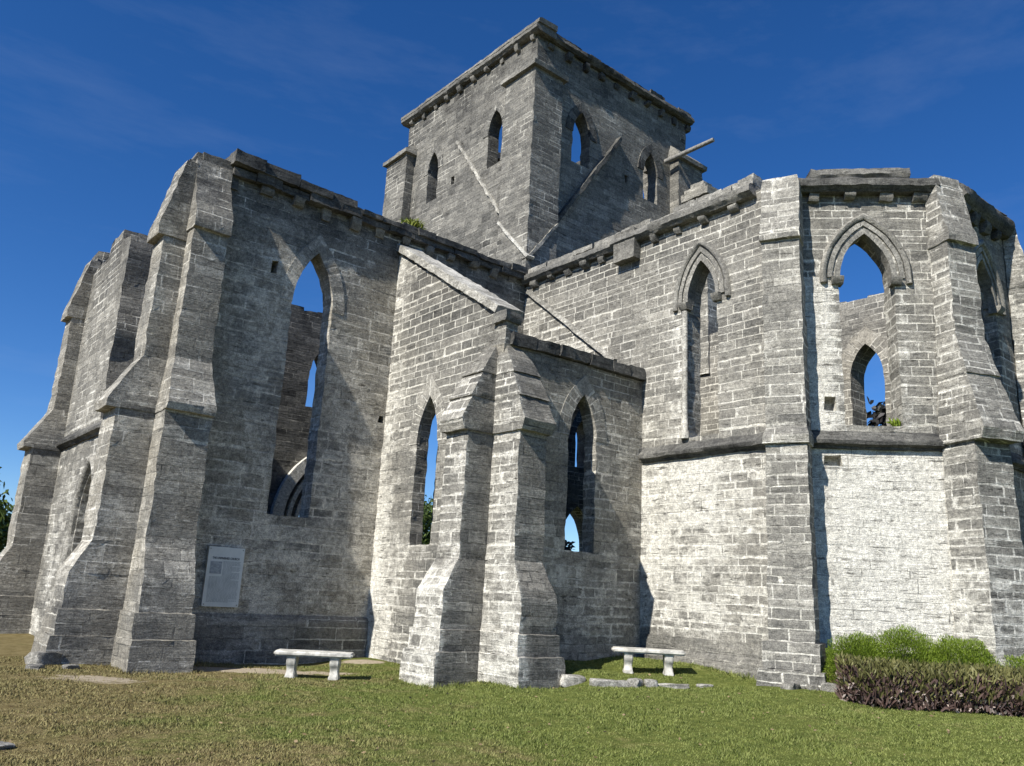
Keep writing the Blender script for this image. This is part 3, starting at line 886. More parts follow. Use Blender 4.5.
wall('apse_wall', C3, (1, 1), (1, -1), [(0, -0.3), (LF, -0.3), (LF, 8.68), (0, 8.68)], holes=[arch_pts(1.42, 0.92, 4.36, 6.95, 7.80)], parent=chancel, attr=A_in, s=0.2)
wall('far_wall', (18.88, 0), (0, 1), (1, 0), [(7.6, -0.3), (14.9, -0.3), (14.9, 8.75)] + jag(14.9, 8.75, 7.6, 8.72, .5, .04, 12), holes=[arch_pts(9.28, 0.8, 4.9, 6.75, 7.55)], parent=chancel, attr=A(0.2, 0.8, 0.4, 0.15), s=0.18)
arch_ring('window_surround', (18.23, 0), (0, 1), (-1, 0), 9.28, 0.8, 6.75, 7.55, 0.34, 0.012, chancel, A(0.35, 0.5, 0.3, 0.4), deep=0.05)
# string course round chancel and apse
band('string_course', [(X1, 10.66, 3.96, -1, 0), (C1.x, C1.y, 3.96, -1, -0.4142), (C2.x, C2.y, 3.96, -0.4142, -1), (C3.x, C3.y, 3.96, 0.4142, -1), (C4.x, C4.y, 3.96, 1, -0.4142)][::-1], STRING, chancel, A_top, amp=1.2)
band('plinth', [(X1, 10.66, -0.3, -1, 0), (C1.x, C1.y, -0.3, -1, -0.4142), (C2.x, C2.y, -0.3, -0.4142, -1), (C3.x, C3.y, -0.3, 0.4142, -1)][::-1], [(-0.1, 0), (0.10, 0), (0.09, 0.82), (0.02, 0.9), (0.02, 1.12), (-0.1, 1.13)], chancel, lambda x, y, z: (0.25, 0.5, 0.5, 0.1), M['stone_big'])
# cornice and coping
slab('cornice', (X1, 14.4, 8.56), (X1, 11.45, 8.56), (-1, 0, 0), CORN(0.20, 0.22), chancel, A(0.2, 0.3, 0.6), amp=1.2)
slab('cornice', (X1, 11.45, 8.58), (X1, 8.0, 8.60), (-1, 0, 0), CORN(0.22, 0.24), chancel, A(0.25, 0.3, 0.55), amp=1.2)
stone_row('coping', (X1, 14.4, 8.79), (X1, 8.0, 8.84), (-1, 0, 0), 0.10, 0.13, chancel, A(0.45, 0.3, 0.35), jd=.03, jh=.03, seed=10, lmin=.5, lmax=1.0)
stone_row('coping', (X1, 9.9, 8.95), (X1, 7.95, 8.98), (-1, 0, 0), -0.02, 0.10, chancel, A(0.45, 0.3, 0.35), jd=.05, jh=.03, seed=11)
corbels((X1, 0), (0, 1), (-1, 0), [14.0, 13.45, 12.9, 12.35, 11.85, 10.35, 9.75, 9.1, 8.45], 8.58, chancel, A_mid, 0.20, 0.16, 0.16)
mb = MB(); mb.cbox(X1 - 0.2, 10.78, 8.22, X1 + 0.3, 11.36, 8.86)
mb.build('cornice_block', M['stone_plain'], chancel, 1.2, A_mid)
n1v = Vector((-1, -1, 0)).normalized(); d1v = Vector((1, -1, 0)).normalized()
P1 = lambda u, z, o=0.0: Vector((C1.x, C1.y, z)) + d1v * u + n1v * o
slab('cornice', P1(0.25, 8.50), P1(LF - 0.15, 8.50), n1v, CORN(0.24, 0.26), chancel, A(0.1, 0.2, 0.9), amp=1.3)
slab('coping', P1(0.6, 8.76, -0.05), P1(LF - 0.55, 8.78, -0.05), n1v, [(-0.5, 0), (0.12, 0), (0.17, 0.08), (0.14, 0.2), (-0.5, 0.24)], chancel, A(0.25, 0.2, 0.6), amp=1.5)
corbels(C1, (1, -1), n1v[:2], [0.62, 1.22, 1.84, 2.4], 8.51, chancel, A_mid, 0.24, 0.19, 0.15)
slab('cornice', (C2.x + 0.35, C2.y, 8.50), (C3.x - 0.3, C3.y, 8.50), (0, -1, 0), CORN(0.24, 0.34), chancel, A_top, amp=1.8)
corbels((0, C2.y), (1, 0), (0, -1), [14.6, 15.1, 15.6, 16.1], 8.50, chancel, A_top, 0.22, 0.2, 0.22)
slab('coping', (C2.x + 0.9, C2.y + .05, 8.84), (C3.x - 0.4, C3.y + .05, 8.84), (0, -1, 0), [(-0.5, 0), (0.12, 0), (0.17, 0.08), (0.10, 0.2), (-0.5, 0.24)], chancel, A_top, amp=1.8)
# hood mouldings, inner rolls, nook shafts
def dressed_window(o2, ud, out, cx, w, z0, zs, za, at, shafts=()):
    hood('window_hood', o2, ud, out, cx, w, zs, za, 0.20, chancel, at, 0.085, 0.10)
    arch_ring('arch_moulding', o2, ud, out, cx, w, zs, za, 0.08, 0.035, chancel, at, 0.1, mat=M['stone_plain'], grow0=0.10)
    arch_ring('arch_moulding', o2, ud, out, cx, w, zs, za, 0.085, 0.02, chancel, at, 0.2, mat=M['stone_plain'], grow0=-0.03)
    U, O = Vector((ud[0], ud[1], 0)).normalized(), Vector((out[0], out[1], 0)).normalized()
    for sgn in (-1, 1):
        base = Vector((o2[0], o2[1], 0)) + U * (cx + sgn * (w / 2 + 0.02)) + O * 0.02
        mb = MB()
        n = 10
        zz = [z0 - 0.02, z0 + 0.12, z0 + 0.14] + [z0 + 0.14 + (zs - 0.16 - z0 - 0.14) * k / 8 for k in range(1, 9)]
        rd = [0.085, 0.085, 0.058] + [0.056] * 8
        for k in range((len(zz) - 1) if sgn in shafts else 0):
            for i in range(n):
                a0, a1 = 2 * PI * i / n, 2 * PI * (i + 1) / n
                q = lambda a_, kk: base + (U * math.cos(a_) + O * math.sin(a_)) * rd[kk] + Vector((0, 0, zz[kk]))
                p = [q(a0, k), q(a1, k), q(a1, k + 1), q(a0, k + 1)]
                mb.face([mb.vert(x_) for x_ in p])
        if sgn in shafts: mb.build('nook_shaft', M['stone_plain'], chancel, 0.6, A(0.55, 0.2, 0.2, 0.1), sharp=60)
        mb = MB()
        c = base + Vector((0, 0, zs - 0.17))
        a_ = U if Vector((0, 0, 1)).cross(O).dot(U) > 0 else -U
        mb.sweep([(-0.12, 0.04), (0.04, 0.04), (0.10, 0.11), (0.10, 0.17), (-0.12, 0.17)], [(c + a_ * 0.09, O, Vector((0, 0, 1))), (c - a_ * 0.09, O, Vector((0, 0, 1)))], 0.07)
        mb.build('capital', M['stone_plain'], chancel, 0.7, A_mid, sharp=45)
dressed_window((X1, 0), (0, 1), (-1, 0), 9.24, 0.72, 4.34, 6.95, 7.78, A(0.28, 0.3, 0.45), (1,))
dressed_window(C1, (1, -1), (-1, -1), 1.46, 0.92, 4.36, 6.95, 7.80, A(0.32, 0.3, 0.4))
dressed_window(C2, (1, 0), (0, -1), 1.42, 0.92, 4.36, 6.95, 7.80, A(0.32, 0.3, 0.4))
secs_D1 = [(-0.4, .60, .50), (.50, .58, .49), (.51, .50, .42), (.90, .49, .415), (.91, .40, .335), (3.95, .36, .325), (3.96, .42, .36), (4.10, .43, .36), (4.24, .33, .32), (7.50, .30, .31), (7.51, .37, .335), (7.62, .37, .335), (8.25, .22, .32), (8.62, .16, .33), (8.76, .14, .30)]
def a_d1(x, y, z): return (0.20 + 0.14 * sm(0.5, 0.2, z), 0.75, 0.42 - 0.12 * sm(4.5, 7, z), 0.05)
buttress('buttress', (C1.x + .038, C1.y - .092), (-.924, -.383), secs_D1, chancel, a_d1, M['stone'])
secs_D2 = [(-0.4, .78, .44), (.6, .74, .42), (.9, .62, .38), (4.05, .54, .345), (4.06, .74, .40), (4.22, .78, .40), (5.15, .47, .335), (5.16, .50, .34), (5.85, .31, .30), (7.48, .29, .29), (7.49, .37, .31), (7.60, .37, .31), (8.1, .22, .30), (8.60, .14, .29), (8.80, .12, .27)]
def a_d2(x, y, z): return (0.36 + 0.25 * sm(3.2, 1.2, z), 0.75, 0.36, 0.10)
buttress('buttress', C2, (-.383, -.924), secs_D2, chancel, a_d2, M['stone'])
buttress('buttress', C3, (.383, -.924), secs_D2, chancel, A(0.5, 0.5, 0.3, 0.2), M['stone'])
buttress('buttress', C4, (.924, -.383), secs_D1, chancel, A(0.3, 0.5, 0.4, 0.2), M['stone'])
# old roof crease on the chancel wall inside the annex corner
slab('roof_crease', (X1, 14.3, 8.34), (X1, 11.45, 6.10), (-1, 0, 0), BOX(0.09, 0.10), chancel, A(0.55, 0.4, 0.2), amp=0.8)
mb = MB(); mb.box((12.7, 8.75, 4.4), (0.9, 0.9, 0), (-0.04, 0.04, 0), (0.0, 0.0, 0.12)); mb.box((12.75, 8.78, 4.5), (0.12, 0.12, 0), (-.05, .05, 0), (0.55, 0.75, 1.35))
mb.build('timber_brace', M['brownwood'], chancel, 0.2)

# ---- tower
TX0, TX1, TY0, TY1 = 12.45, 18.68, 14.95, 21.25
def a_tow(x, y, z): return (0.03 + 0.05 * sm(12, 10, z), 0.42, 0.58 + 0.1 * sm(14.5, 15.6, z), 0.05)
def a_towr(x, y, z): return (0.16 + 0.06 * sm(13.2, 10.5, z), 0.25, 0.50 - 0.2 * sm(13, 10.5, z), 0.12)
tw = TX1 - TX0
tower = wall('tower', (TX0, 0), (0, 1), (-1, 0), [(TY0, -0.3), (TY1, -0.3), (TY1, 16.07), (TY0, 16.07)], holes=[arch_pts(18.1, 4.8, 0.1, 4.8, 8.6, 12), arch_pts(16.58, 0.62, 12.82, 13.85, 14.52), arch_pts(19.62, 0.56, 12.80, 13.8, 14.45)],
     pockets=[([(18.45, 12.95), (18.6, 12.95), (18.6, 13.2), (18.45, 13.2)], .25)], th=0.36, parent=church, attr=a_tow, s=0.17)
wall('tower_wall', (0, TY0), (1, 0), (0, -1), [(TX0 + .003, -0.3), (TX1, -0.3), (TX1, 16.06), (TX0 + .003, 16.06)], holes=[arch_pts(15.6, 5.0, 0.1, 4.9, 8.6, 12), arch_pts(14.18, 0.66, 12.85, 13.75, 14.45), arch_pts(17.05, 0.6, 12.8, 13.7, 14.35)],
     pockets=[([(15.95, 13.0), (16.08, 13.0), (16.08, 13.25), (15.95, 13.25)], .25)], th=0.36, parent=tower, attr=a_towr, s=0.17)
wall('tower_wall', (TX1, 0), (0, 1), (1, 0), [(TY0, -0.3), (TY1, -0.3), (TY1, 16.05), (TY0, 16.05)], holes=[arch_pts(18.1, 4.8, 0.1, 4.8, 8.6, 12), arch_pts(16.6, 0.62, 12.8, 13.8, 14.5), arch_pts(19.6, 0.62, 12.8, 13.8, 14.5)], th=0.36, parent=tower, attr=a_tow, s=0.24)
wall('tower_wall', (0, TY1), (1, 0), (0, 1), [(TX0, -0.3), (TX1, -0.3), (TX1, 16.04), (TX0, 16.04)], holes=[arch_pts(15.6, 5.2, 0.1, 5.2, 9.0, 12), arch_pts(14.2, 0.62, 12.8, 13.8, 14.5), arch_pts(17.0, 0.62, 12.8, 13.8, 14.5)], th=0.36, parent=tower, attr=a_tow, s=0.24)
arch_ring('window_surround', (TX0, 0), (0, 1), (-1, 0), 16.58, 0.62, 13.85, 14.52, 0.24, 0.02, tower, A(0.05, 0.5, 0.6), 0.05)
arch_ring('window_surround', (TX0, 0), (0, 1), (-1, 0), 19.62, 0.56, 13.8, 14.45, 0.24, 0.02, tower, A(0.05, 0.5, 0.6), 0.05)
arch_ring('window_surround', (0, TY0), (1, 0), (0, -1), 14.18, 0.66, 13.75, 14.45, 0.26, 0.03, tower, A(0.02, 0.2, 0.8), 0.05)
arch_ring('window_surround', (0, TY0), (1, 0), (0, -1), 17.05, 0.60, 13.7, 14.35, 0.26, 0.03, tower, A(0.02, 0.2, 0.8), 0.05)
ov = 0.20
slab('cornice', (TX0, TY0 - ov, 16.08), (TX0, TY1 + ov, 16.08), (-1, 0, 0), CORN(ov, 0.22, -0.5), tower, A(0.2, 0.3, 0.6), amp=1.2)
slab('cornice', (TX0 + .02, TY0, 16.06), (TX1 + ov, TY0, 16.06), (0, -1, 0), CORN(ov - .01, 0.23, -0.5), tower, A_top, amp=2.0)
slab('cornice', (TX1, TY0 + .02, 16.07), (TX1, TY1 + ov, 16.07), (1, 0, 0), CORN(ov - .02, 0.21, -0.5), tower, A_top, amp=1.2)
slab('cornice', (TX0 + .02, TY1, 16.05), (TX1 + .02, TY1, 16.05), (0, 1, 0), CORN(ov - .01, 0.23, -0.5), tower, A_top, amp=1.2)
slab('coping', (TX0 - 0.02, TY0 - 0.25, 16.29), (TX0 - 0.02, TY1 + 0.25, 16.29), (-1, 0, 0), [(-0.5, 0), (0.17, 0), (0.17, 0.09), (0.08, 0.15), (-0.5, 0.15)], tower, A(0.3, 0.3, 0.5), amp=1.3)
stone_row('coping', (TX0 + 0.5, TY0, 16.28), (TX1 + 0.15, TY0, 16.26), (0, -1, 0), 0.10, 0.09, tower, A_top, jd=.05, jh=.05, seed=21)
cu = [TY0 + 0.12 + i * 0.66 for i in range(10)]
corbels((TX0, 0), (0, 1), (-1, 0), cu, 16.09, tower, A_mid, 0.20, 0.16, 0.18)
cx_ = [TX0 + 0.5 + i * 0.64 for i in range(10)]
corbels((0, TY0), (1, 0), (0, -1), cx_, 15.97, tower, A_top, 0.20, 0.17, 0.20)
def pilaster(x0, y0, x1, y1, zt, capz, at, name='corner_buttress'):
    mb = MB(); mb.cbox(x0, y0, 7.5, x1, y1, zt)
    o = mb.build(name, M['stone'], tower, 1.0, at)
    mb = MB()
    e_ = 0.11
    lo = [Vector((x0 - e_, y0 - e_, zt)), Vector((x1 + e_, y0 - e_, zt)), Vector((x1 + e_, y1 + e_, zt)), Vector((x0 - e_, y1 + e_, zt))]
    mi = [p + Vector((0, 0, 0.13)) for p in lo]
    cx0, cy0 = (max(x0, TX0 - .02) if x0 < TX0 else x0), (max(y0, TY0 - .02) if y0 < TY0 else y0)
    cx1, cy1 = (min(x1, TX1 + .02) if x1 > TX1 else x1), (min(y1, TY1 + .02) if y1 > TY1 else y1)
    hi = [Vector((cx0, cy0, capz)), Vector((cx1, cy0, capz)), Vector((cx1, cy1, capz)), Vector((cx0, cy1, capz))]
    for P_, Q_ in ((lo, mi), (mi, hi)):
        for i in range(4):
            j = (i + 1) % 4
            mb.patch(P_[i], P_[j], Q_[j], Q_[i])
    mb.patch(hi[0], hi[1], hi[2], hi[3]); mb.patch(lo[3], lo[2], lo[1], lo[0])
    mb.build('buttress_cap', M['stone_plain'], tower, 1.0, A(0.28, 0.3, 0.45))
    return o
pilaster(12.2, 14.68, 13.2, 15.9, 14.85, 15.32, lambda x, y, z: (0.10, 0.5, 0.5, 0.05))
pilaster(12.15, 20.75, 13.3, 21.95, 14.75, 15.15, a_tow)
pilaster(17.95, 14.62, 19.1, 15.85, 14.45, 15.0, lambda x, y, z: (0.35 * sm(13.9, 14.5, z), 0.5, 0.5, 0.1))
pilaster(18.0, 20.75, 19.1, 21.95, 14.6, 15.15, a_tow)
mb = MB(); mb.cbox(18.16, 13.75, 7.6, 19.0, 14.85, 13.0)
mb.build('pier', M['stone'], chancel, 1.0, A(0.3, 0.6, 0.4))
mb = MB()
for k in range(3):
    mb.cbox(18.06 + .16 * k, 13.65 + .2 * k, 13.0 + .22 * k, 19.1 - .16 * k, 14.92 - .2 * k, 13.22 + .22 * k)
mb.build('pier_cap', M['stone_plain'], chancel, 1.2, A(0.5, 0.4, 0.25))
# creases of the vanished roofs
slab('roof_crease', (TX0, 18.42, 14.25), (TX0, 15.9, 10.84), (-1, 0, 0), BOX(0.07, 0.08, -.05), tower, A(0.5, 0.5, 0.1, 0.1), amp=2.0)
slab('roof_crease', (12.2, 15.9, 10.74), (12.2, 14.63, 9.42), (-1, 0, 0), BOX(0.05, 0.07, -.2), tower, A(0.7, 0.5, 0.1), amp=0.8)
slab('roof_crease', (15.68, TY0, 14.19), (13.1, TY0, 10.48), (0, -1, 0), BOX(0.16, 0.10, -.05), tower, A(0.1, 0.3, 0.8), amp=1.4)
slab('roof_crease', (13.2, 14.68, 10.62), (12.25, 14.68, 9.40), (0, -1, 0), BOX(0.05, 0.08, -.2), tower, A(0.35, 0.5, 0.3), amp=1.6)

# ---- the opposite arm beyond the tower (seen through the openings)
far_arm = wall('opposite_transept', (0, 21.5), (1, 0), (0, 1), [(18.75, -0.3), (26.5, -0.3), (26.5, 8.8), (18.75, 8.85)], holes=[arch_pts(20.35, 0.7, 5.85, 6.9, 7.6), arch_pts(20.2, 1.5, 0.1, 3.2, 4.5)], th=0.65, s=0.24, parent=church, attr=a_far)
wall('near_wall', (0, Y1 + .02), (1, 0), (0, -1), [(18.9, -0.3), (26.5, -0.3), (26.5, 8.8), (18.9, 8.8)], holes=[arch_pts(22.5, 0.7, 3, 6.9, 7.6)], th=0.65, s=0.26, parent=far_arm, attr=a_far)
wall('end_wall', (26.5, 0), (0, 1), (1, 0), [(14.46, -0.3), (21.5, -0.3), (21.5, 8.7), (14.46, 8.7)], holes=[arch_pts(17.9, 1.6, 2, 6.5, 8)], th=0.65, s=0.26, parent=far_arm, attr=a_far)

# ------------------------------------------------------------------ timber pole high on the tower
def tube(mb, a, b2, ra, rb, n=8):
    a, b2 = Vector(a), Vector(b2)
    d = (b2 - a).normalized()
    x_ = d.orthogonal().normalized(); y_ = d.cross(x_)
    ra_ = [a + (x_ * math.cos(2 * PI * i / n) + y_ * math.sin(2 * PI * i / n)) * ra for i in range(n)]
    rb_ = [b2 + (x_ * math.cos(2 * PI * i / n) + y_ * math.sin(2 * PI * i / n)) * rb for i in range(n)]
    for i in range(n):
        j = (i + 1) % n
        mb.face([mb.vert(p) for p in (ra_[i], ra_[j], rb_[j], rb_[i])])
    mb.face([mb.vert(p) for p in ra_[::-1]]); mb.face([mb.vert(p) for p in rb_])
mb = MB(); tube(mb, (17.66, 14.9, 14.32), (17.9, 13.3, 14.49), 0.075, 0.065, 10)
pole = mb.build('wooden_pole', M['wood'], None, 0.3, sharp=50)
tag(pole, 'weathered timber pole jutting out from the right face of the tower beside its capped corner', 'pole')

# ------------------------------------------------------------------ information board
bd = empty('information_board', (5.59, Y1 - 0.05, 0.94))
tag(bd, 'pale rectangular information board with printed text fixed to the shaded wall left of the bench', 'sign')
def local_part(mb, name, mat, parent, sharp=40):
    o = mb.build(name, mat, None, 0.0, sharp=sharp)
    o.parent = parent
    return o
mb = MB(); mb.cbox(-0.315, -0.02, 0.0, 0.315, 0.035, 0.99, 1.0); local_part(mb, 'panel', M['board'], bd)
tcv = bpy.data.curves.new('heading', 'FONT')
tcv.body = 'THE UNFINISHED CHURCH'
tcv.size = 0.052; tcv.align_x = 'CENTER'; tcv.extrude = 0.0012; tcv.offset = 0.0012
to = bpy.data.objects.new('heading', tcv); COL.objects.link(to)
dg = bpy.context.evaluated_depsgraph_get()
hme = bpy.data.meshes.new_from_object(to.evaluated_get(dg))
bpy.data.objects.remove(to)
hme.materials.clear(); hme.materials.append(M['ink'])
wd = max(v.co.x for v in hme.vertices) - min(v.co.x for v in hme.vertices)
for v in hme.vertices: v.co.x *= 0.47 / wd
ho = bpy.data.objects.new('heading', hme); COL.objects.link(ho)
ho.parent = bd; ho.location = (0.0, -0.0215, 0.785); ho.rotation_euler = (PI / 2, 0, 0)
mb = MB(); rr = random.Random(4)
z = 0.745
while z > 0.07:
    x0 = -0.255 if z < 0.50 else -0.04
    x = x0
    x1 = 0.265 if rr.random() > .15 else 0.12
    while x < x1 - .01:
        w_ = min(rr.uniform(0.02, 0.06), x1 - x)
        h_ = 0.0065
        p = [Vector((x, -0.0225, z)), Vector((x + w_, -0.0225, z)), Vector((x + w_, -0.0225, z + h_)), Vector((x, -0.0225, z + h_))]
        mb.face([mb.vert(q) for q in p]); x += w_ + 0.009
    z -= 0.0185
local_part(mb, 'body_text', M['greyink'], bd)
mb = MB(); mb.cbox(-0.26, -0.0235, 0.54, -0.06, -0.0205, 0.745, 1.0); local_part(mb, 'engraving', M['picture'], bd)
for sx in (-1, 1):
    for zz_ in (0.035, 0.955):
        mb = MB(); tube(mb, (sx * 0.285, -0.018, zz_), (sx * 0.285, -0.026, zz_), 0.009, 0.007, 10); local_part(mb, 'screw', M['ink'], bd)

# ------------------------------------------------------------------ benches
def make_bench(label):
    root = empty('stone_bench')
    tag(root, label, 'bench', 'white stone benches on the lawn')
    bm = bmesh.new()
    bmesh.ops.create_cube(bm, size=1.0)
    for v in bm.verts: v.co = Vector((v.co.x * 1.16, v.co.y * 0.38, 0.355 + v.co.z * 0.072))
    bmesh.ops.bevel(bm, geom=bm.edges[:], offset=0.022, segments=3, affect='EDGES')
    me = bpy.data.meshes.new('seat'); bm.to_mesh(me); bm.free()
    me.materials.append(M['bench']); me.shade_smooth(); me.set_sharp_from_angle(angle=0.9)
    o = bpy.data.objects.new('seat', me); COL.objects.link(o); o.parent = root
    # scrolled leg: profile in y/z, extruded in x
    half = [(0.150, 0.0), (0.150, 0.045), (0.135, 0.06), (0.112, 0.085), (0.098, 0.12), (0.104, 0.155), (0.128, 0.185), (0.146, 0.215), (0.150, 0.25), (0.142, 0.285), (0.150, 0.30), (0.150, 0.322)]
    prof = half + [(-y, z) for y, z in half[::-1]]
    for sx in (-0.32, 0.32):
        bm = bmesh.new()
        f0 = [bm.verts.new((sx - 0.065, y, z)) for y, z in prof]
        f1 = [bm.verts.new((sx + 0.065, y, z)) for y, z in prof]
        bm.faces.new(f0[::-1]) ; bm.faces.new(f1)
        n = len(prof)
        for i in range(n):
            j = (i + 1) % n
            bm.faces.new((f0[i], f0[j], f1[j], f1[i]))
        bmesh.ops.recalc_face_normals(bm, faces=bm.faces[:])
        # fluted outer flange so that the scroll reads from the front as well
        bmesh.ops.bevel(bm, geom=[e for e in bm.edges if abs(e.verts[0].co.x - e.verts[1].co.x) < 1e-6], offset=0.012, segments=2, affect='EDGES')
        for v in bm.verts:
            k = 1.0 + 0.22 * (sm(0.06, 0.0, v.co.z) + 0.9 * sm(0.27, 0.31, v.co.z) + 0.35 * math.exp(-((v.co.z - 0.215) / 0.05) ** 2) - 0.35 * math.exp(-((v.co.z - 0.12) / 0.05) ** 2))
            v.co.x = sx + (v.co.x - sx) * k
        me = bpy.data.meshes.new('leg'); bm.to_mesh(me); bm.free()
        me.materials.append(M['bench']); me.shade_smooth(); me.set_sharp_from_angle(angle=0.8)
        o = bpy.data.objects.new('leg', me); COL.objects.link(o); o.parent = root
    return root
b1 = make_bench('white stone bench standing under the lancet wall near the information board')
b1.location = (6.22, 12.0, gz(6.22, 12.0)); b1.rotation_euler = (0, 0, math.atan2(-0.58, 0.80))
b2 = b1.copy(); COL.objects.link(b2)
for ch in list(b1.children):
    c = ch.copy(); COL.objects.link(c); c.parent = b2
b2['label'] = 'white stone bench on the raised grass in the corner between annex and chancel wall'
b2.location = (10.76, 9.38, gz(10.76, 9.38)); b2.rotation_euler = (0, 0, math.atan2(-0.68, 0.72))

# ------------------------------------------------------------------ loose stones
def rock(name, x, y, sx, sy, sz, rz, label, seed, group=None, sink=0.35, cat='stone'):
    bm = bmesh.new()
    bmesh.ops.create_icosphere(bm, subdivisions=3, radius=0.5)
    off = Vector((seed * 3.1, seed * 1.7, seed * 0.9))
    for v in bm.verts:
        n_ = v.co.normalized()
        p = Vector((max(-.36, min(.36, v.co.x)), max(-.36, min(.36, v.co.y)), max(-.34, min(.34, v.co.z)))) * 1.35
        p *= 1 + 0.22 * noise.noise(n_ * 1.6 + off) + 0.08 * noise.noise(n_ * 5 + off)
        v.co = Vector((p.x * sx, p.y * sy, p.z * sz))
    me = bpy.data.meshes.new(name); bm.to_mesh(me); bm.free()
    for nm, val in (('wash', 0.55), ('mort', 0.3), ('lich', 0.35), ('warm', 0.1)):
        a = me.attributes.new(nm, 'FLOAT', 'POINT'); a.data.foreach_set('value', [val] * len(me.vertices))
    me.uv_layers.new(name='UVMap')
    me.materials.append(M['stone_plain']); me.shade_smooth(); me.set_sharp_from_angle(angle=0.6)
    o = bpy.data.objects.new(name, me); COL.objects.link(o)
    o.location = (x, y, gz(x, y) + sz * (0.5 - sink)); o.rotation_euler = (0, 0, rz)
    tag(o, label, cat, group)
    return o
G1 = 'stones edging the raised grass'
rock('edging_stone', 9.20, 9.50, 0.36, 0.22, 0.20, -0.6, 'wedge shaped pale stone leaning at the foot of the annex buttress', 1, G1)
rock('edging_stone', 9.42, 8.90, 0.60, 0.20, 0.17, -0.68, 'longest edging stone, a flat grey block in the grass before the right bench', 2, G1, 0.4)
rock('edging_stone', 9.68, 8.68, 0.23, 0.20, 0.17, 0.3, 'small round pale stone just right of the long flat edging block', 3, G1)
rock('edging_stone', 9.86, 8.54, 0.23, 0.18, 0.15, 0.9, 'low rounded stone third in the edging row, below the bench leg', 4, G1)
rock('edging_stone', 10.24, 8.45, 0.48, 0.18, 0.11, -0.68, 'thin half buried slab at the right end of the edging row', 5, G1, 0.45)
rock('edging_stone', 10.80, 8.3, 0.22, 0.15, 0.07, -0.5, 'tiny stone flake in the grass left of the apse buttress foot', 6, G1, 0.45)
G2 = 'rubble at the apse buttress foot'
rock('rubble_stone', 11.40, 7.22, 0.30, 0.2, 0.13, 0.2, 'white rubble stone lying against the foot of the apse buttress', 7, G2)
rock('rubble_stone', 11.85, 6.85, 0.34, 0.26, 0.18, 0.5, 'smooth flat topped stone between apse buttress and purple hedge', 8, G2)
rock('rubble_stone', 11.62, 7.0, 0.17, 0.14, 0.12, 0.9, 'small knobbly stone between the two larger ones at the apse buttress foot', 13, G2)
G3 = 'rubble by the left buttress'
rock('rubble_stone', 3.0, 14.15, 0.40, 0.32, 0.28, 0.4, 'white crumbled stone at the foot of the outer left buttress', 9, G3)
rock('rubble_stone', 2.78, 13.55, 0.26, 0.2, 0.10, 1.1, 'flat grey stone lying in the dirt left of the outer left buttress', 10, G3)
rock('rubble_stone', 3.25, 13.62, 0.2, 0.16, 0.09, .3, 'small pale stone in the worn grass in front of the outer left buttress', 14, G3)
pv = rock('paving_slab', 1.44, 8.10, 0.30, 0.24, 0.05, 0.3, 'pale concrete slab set flush in the lawn at the lower left', 11, None, 0.2, 'paving slab')

# ------------------------------------------------------------------ vegetation
def leaves(name, base, dirs, length, width, mat, parent=None, bend=0.35, flat=None):
    """strap or kite shaped leaves: base (n,3), dirs (n,3) unit; each leaf is two bent quads and a tip"""
    n = len(base)
    d = dirs / np.linalg.norm(dirs, axis=1, keepdims=True)
    rnd = RNG.normal(size=(n, 3))
    side = np.cross(d, rnd); side /= np.linalg.norm(side, axis=1, keepdims=True) + 1e-9
    dn = np.array([0, 0, -1.0])
    L = np.broadcast_to(np.asarray(length, float), (n,))[:, None]; Wd = np.broadcast_to(np.asarray(width, float), (n,))[:, None]
    p0 = base
    p1 = base + d * L * 0.5
    p2 = base + d * L * 0.95 + dn * L * bend * 0.5
    v = np.stack([p0 - side * Wd * .25, p0 + side * Wd * .25, p1 + side * Wd * .5, p1 - side * Wd * .5, p2], 1).reshape(-1, 3)
    k = np.arange(n) * 5
    quads = np.stack([k, k + 1, k + 2, k + 3], 1)
    tris = np.stack([k + 3, k + 2, k + 4], 1)
    me = bpy.data.meshes.new(name)
    me.vertices.add(len(v)); me.vertices.foreach_set('co', v.astype(np.float32).ravel())
    loops = np.concatenate([quads.ravel(), tris.ravel()])
    me.loops.add(len(loops)); me.loops.foreach_set('vertex_index', loops.astype(np.int32))
    me.polygons.add(2 * n)
    st = np.concatenate([np.arange(n) * 4, 4 * n + np.arange(n) * 3])
    me.polygons.foreach_set('loop_start', st.astype(np.int32))
    me.update(calc_edges=True); me.validate()
    me.materials.append(mat)
    o = bpy.data.objects.new(name, me); COL.objects.link(o)
    if parent is not None: o.parent = parent
    return o

def dirs_up(n, spread):
    d = RNG.normal(size=(n, 3)) * spread
    d[:, 2] = np.abs(RNG.normal(size=n) * 0.25 + 1.0)
    return d

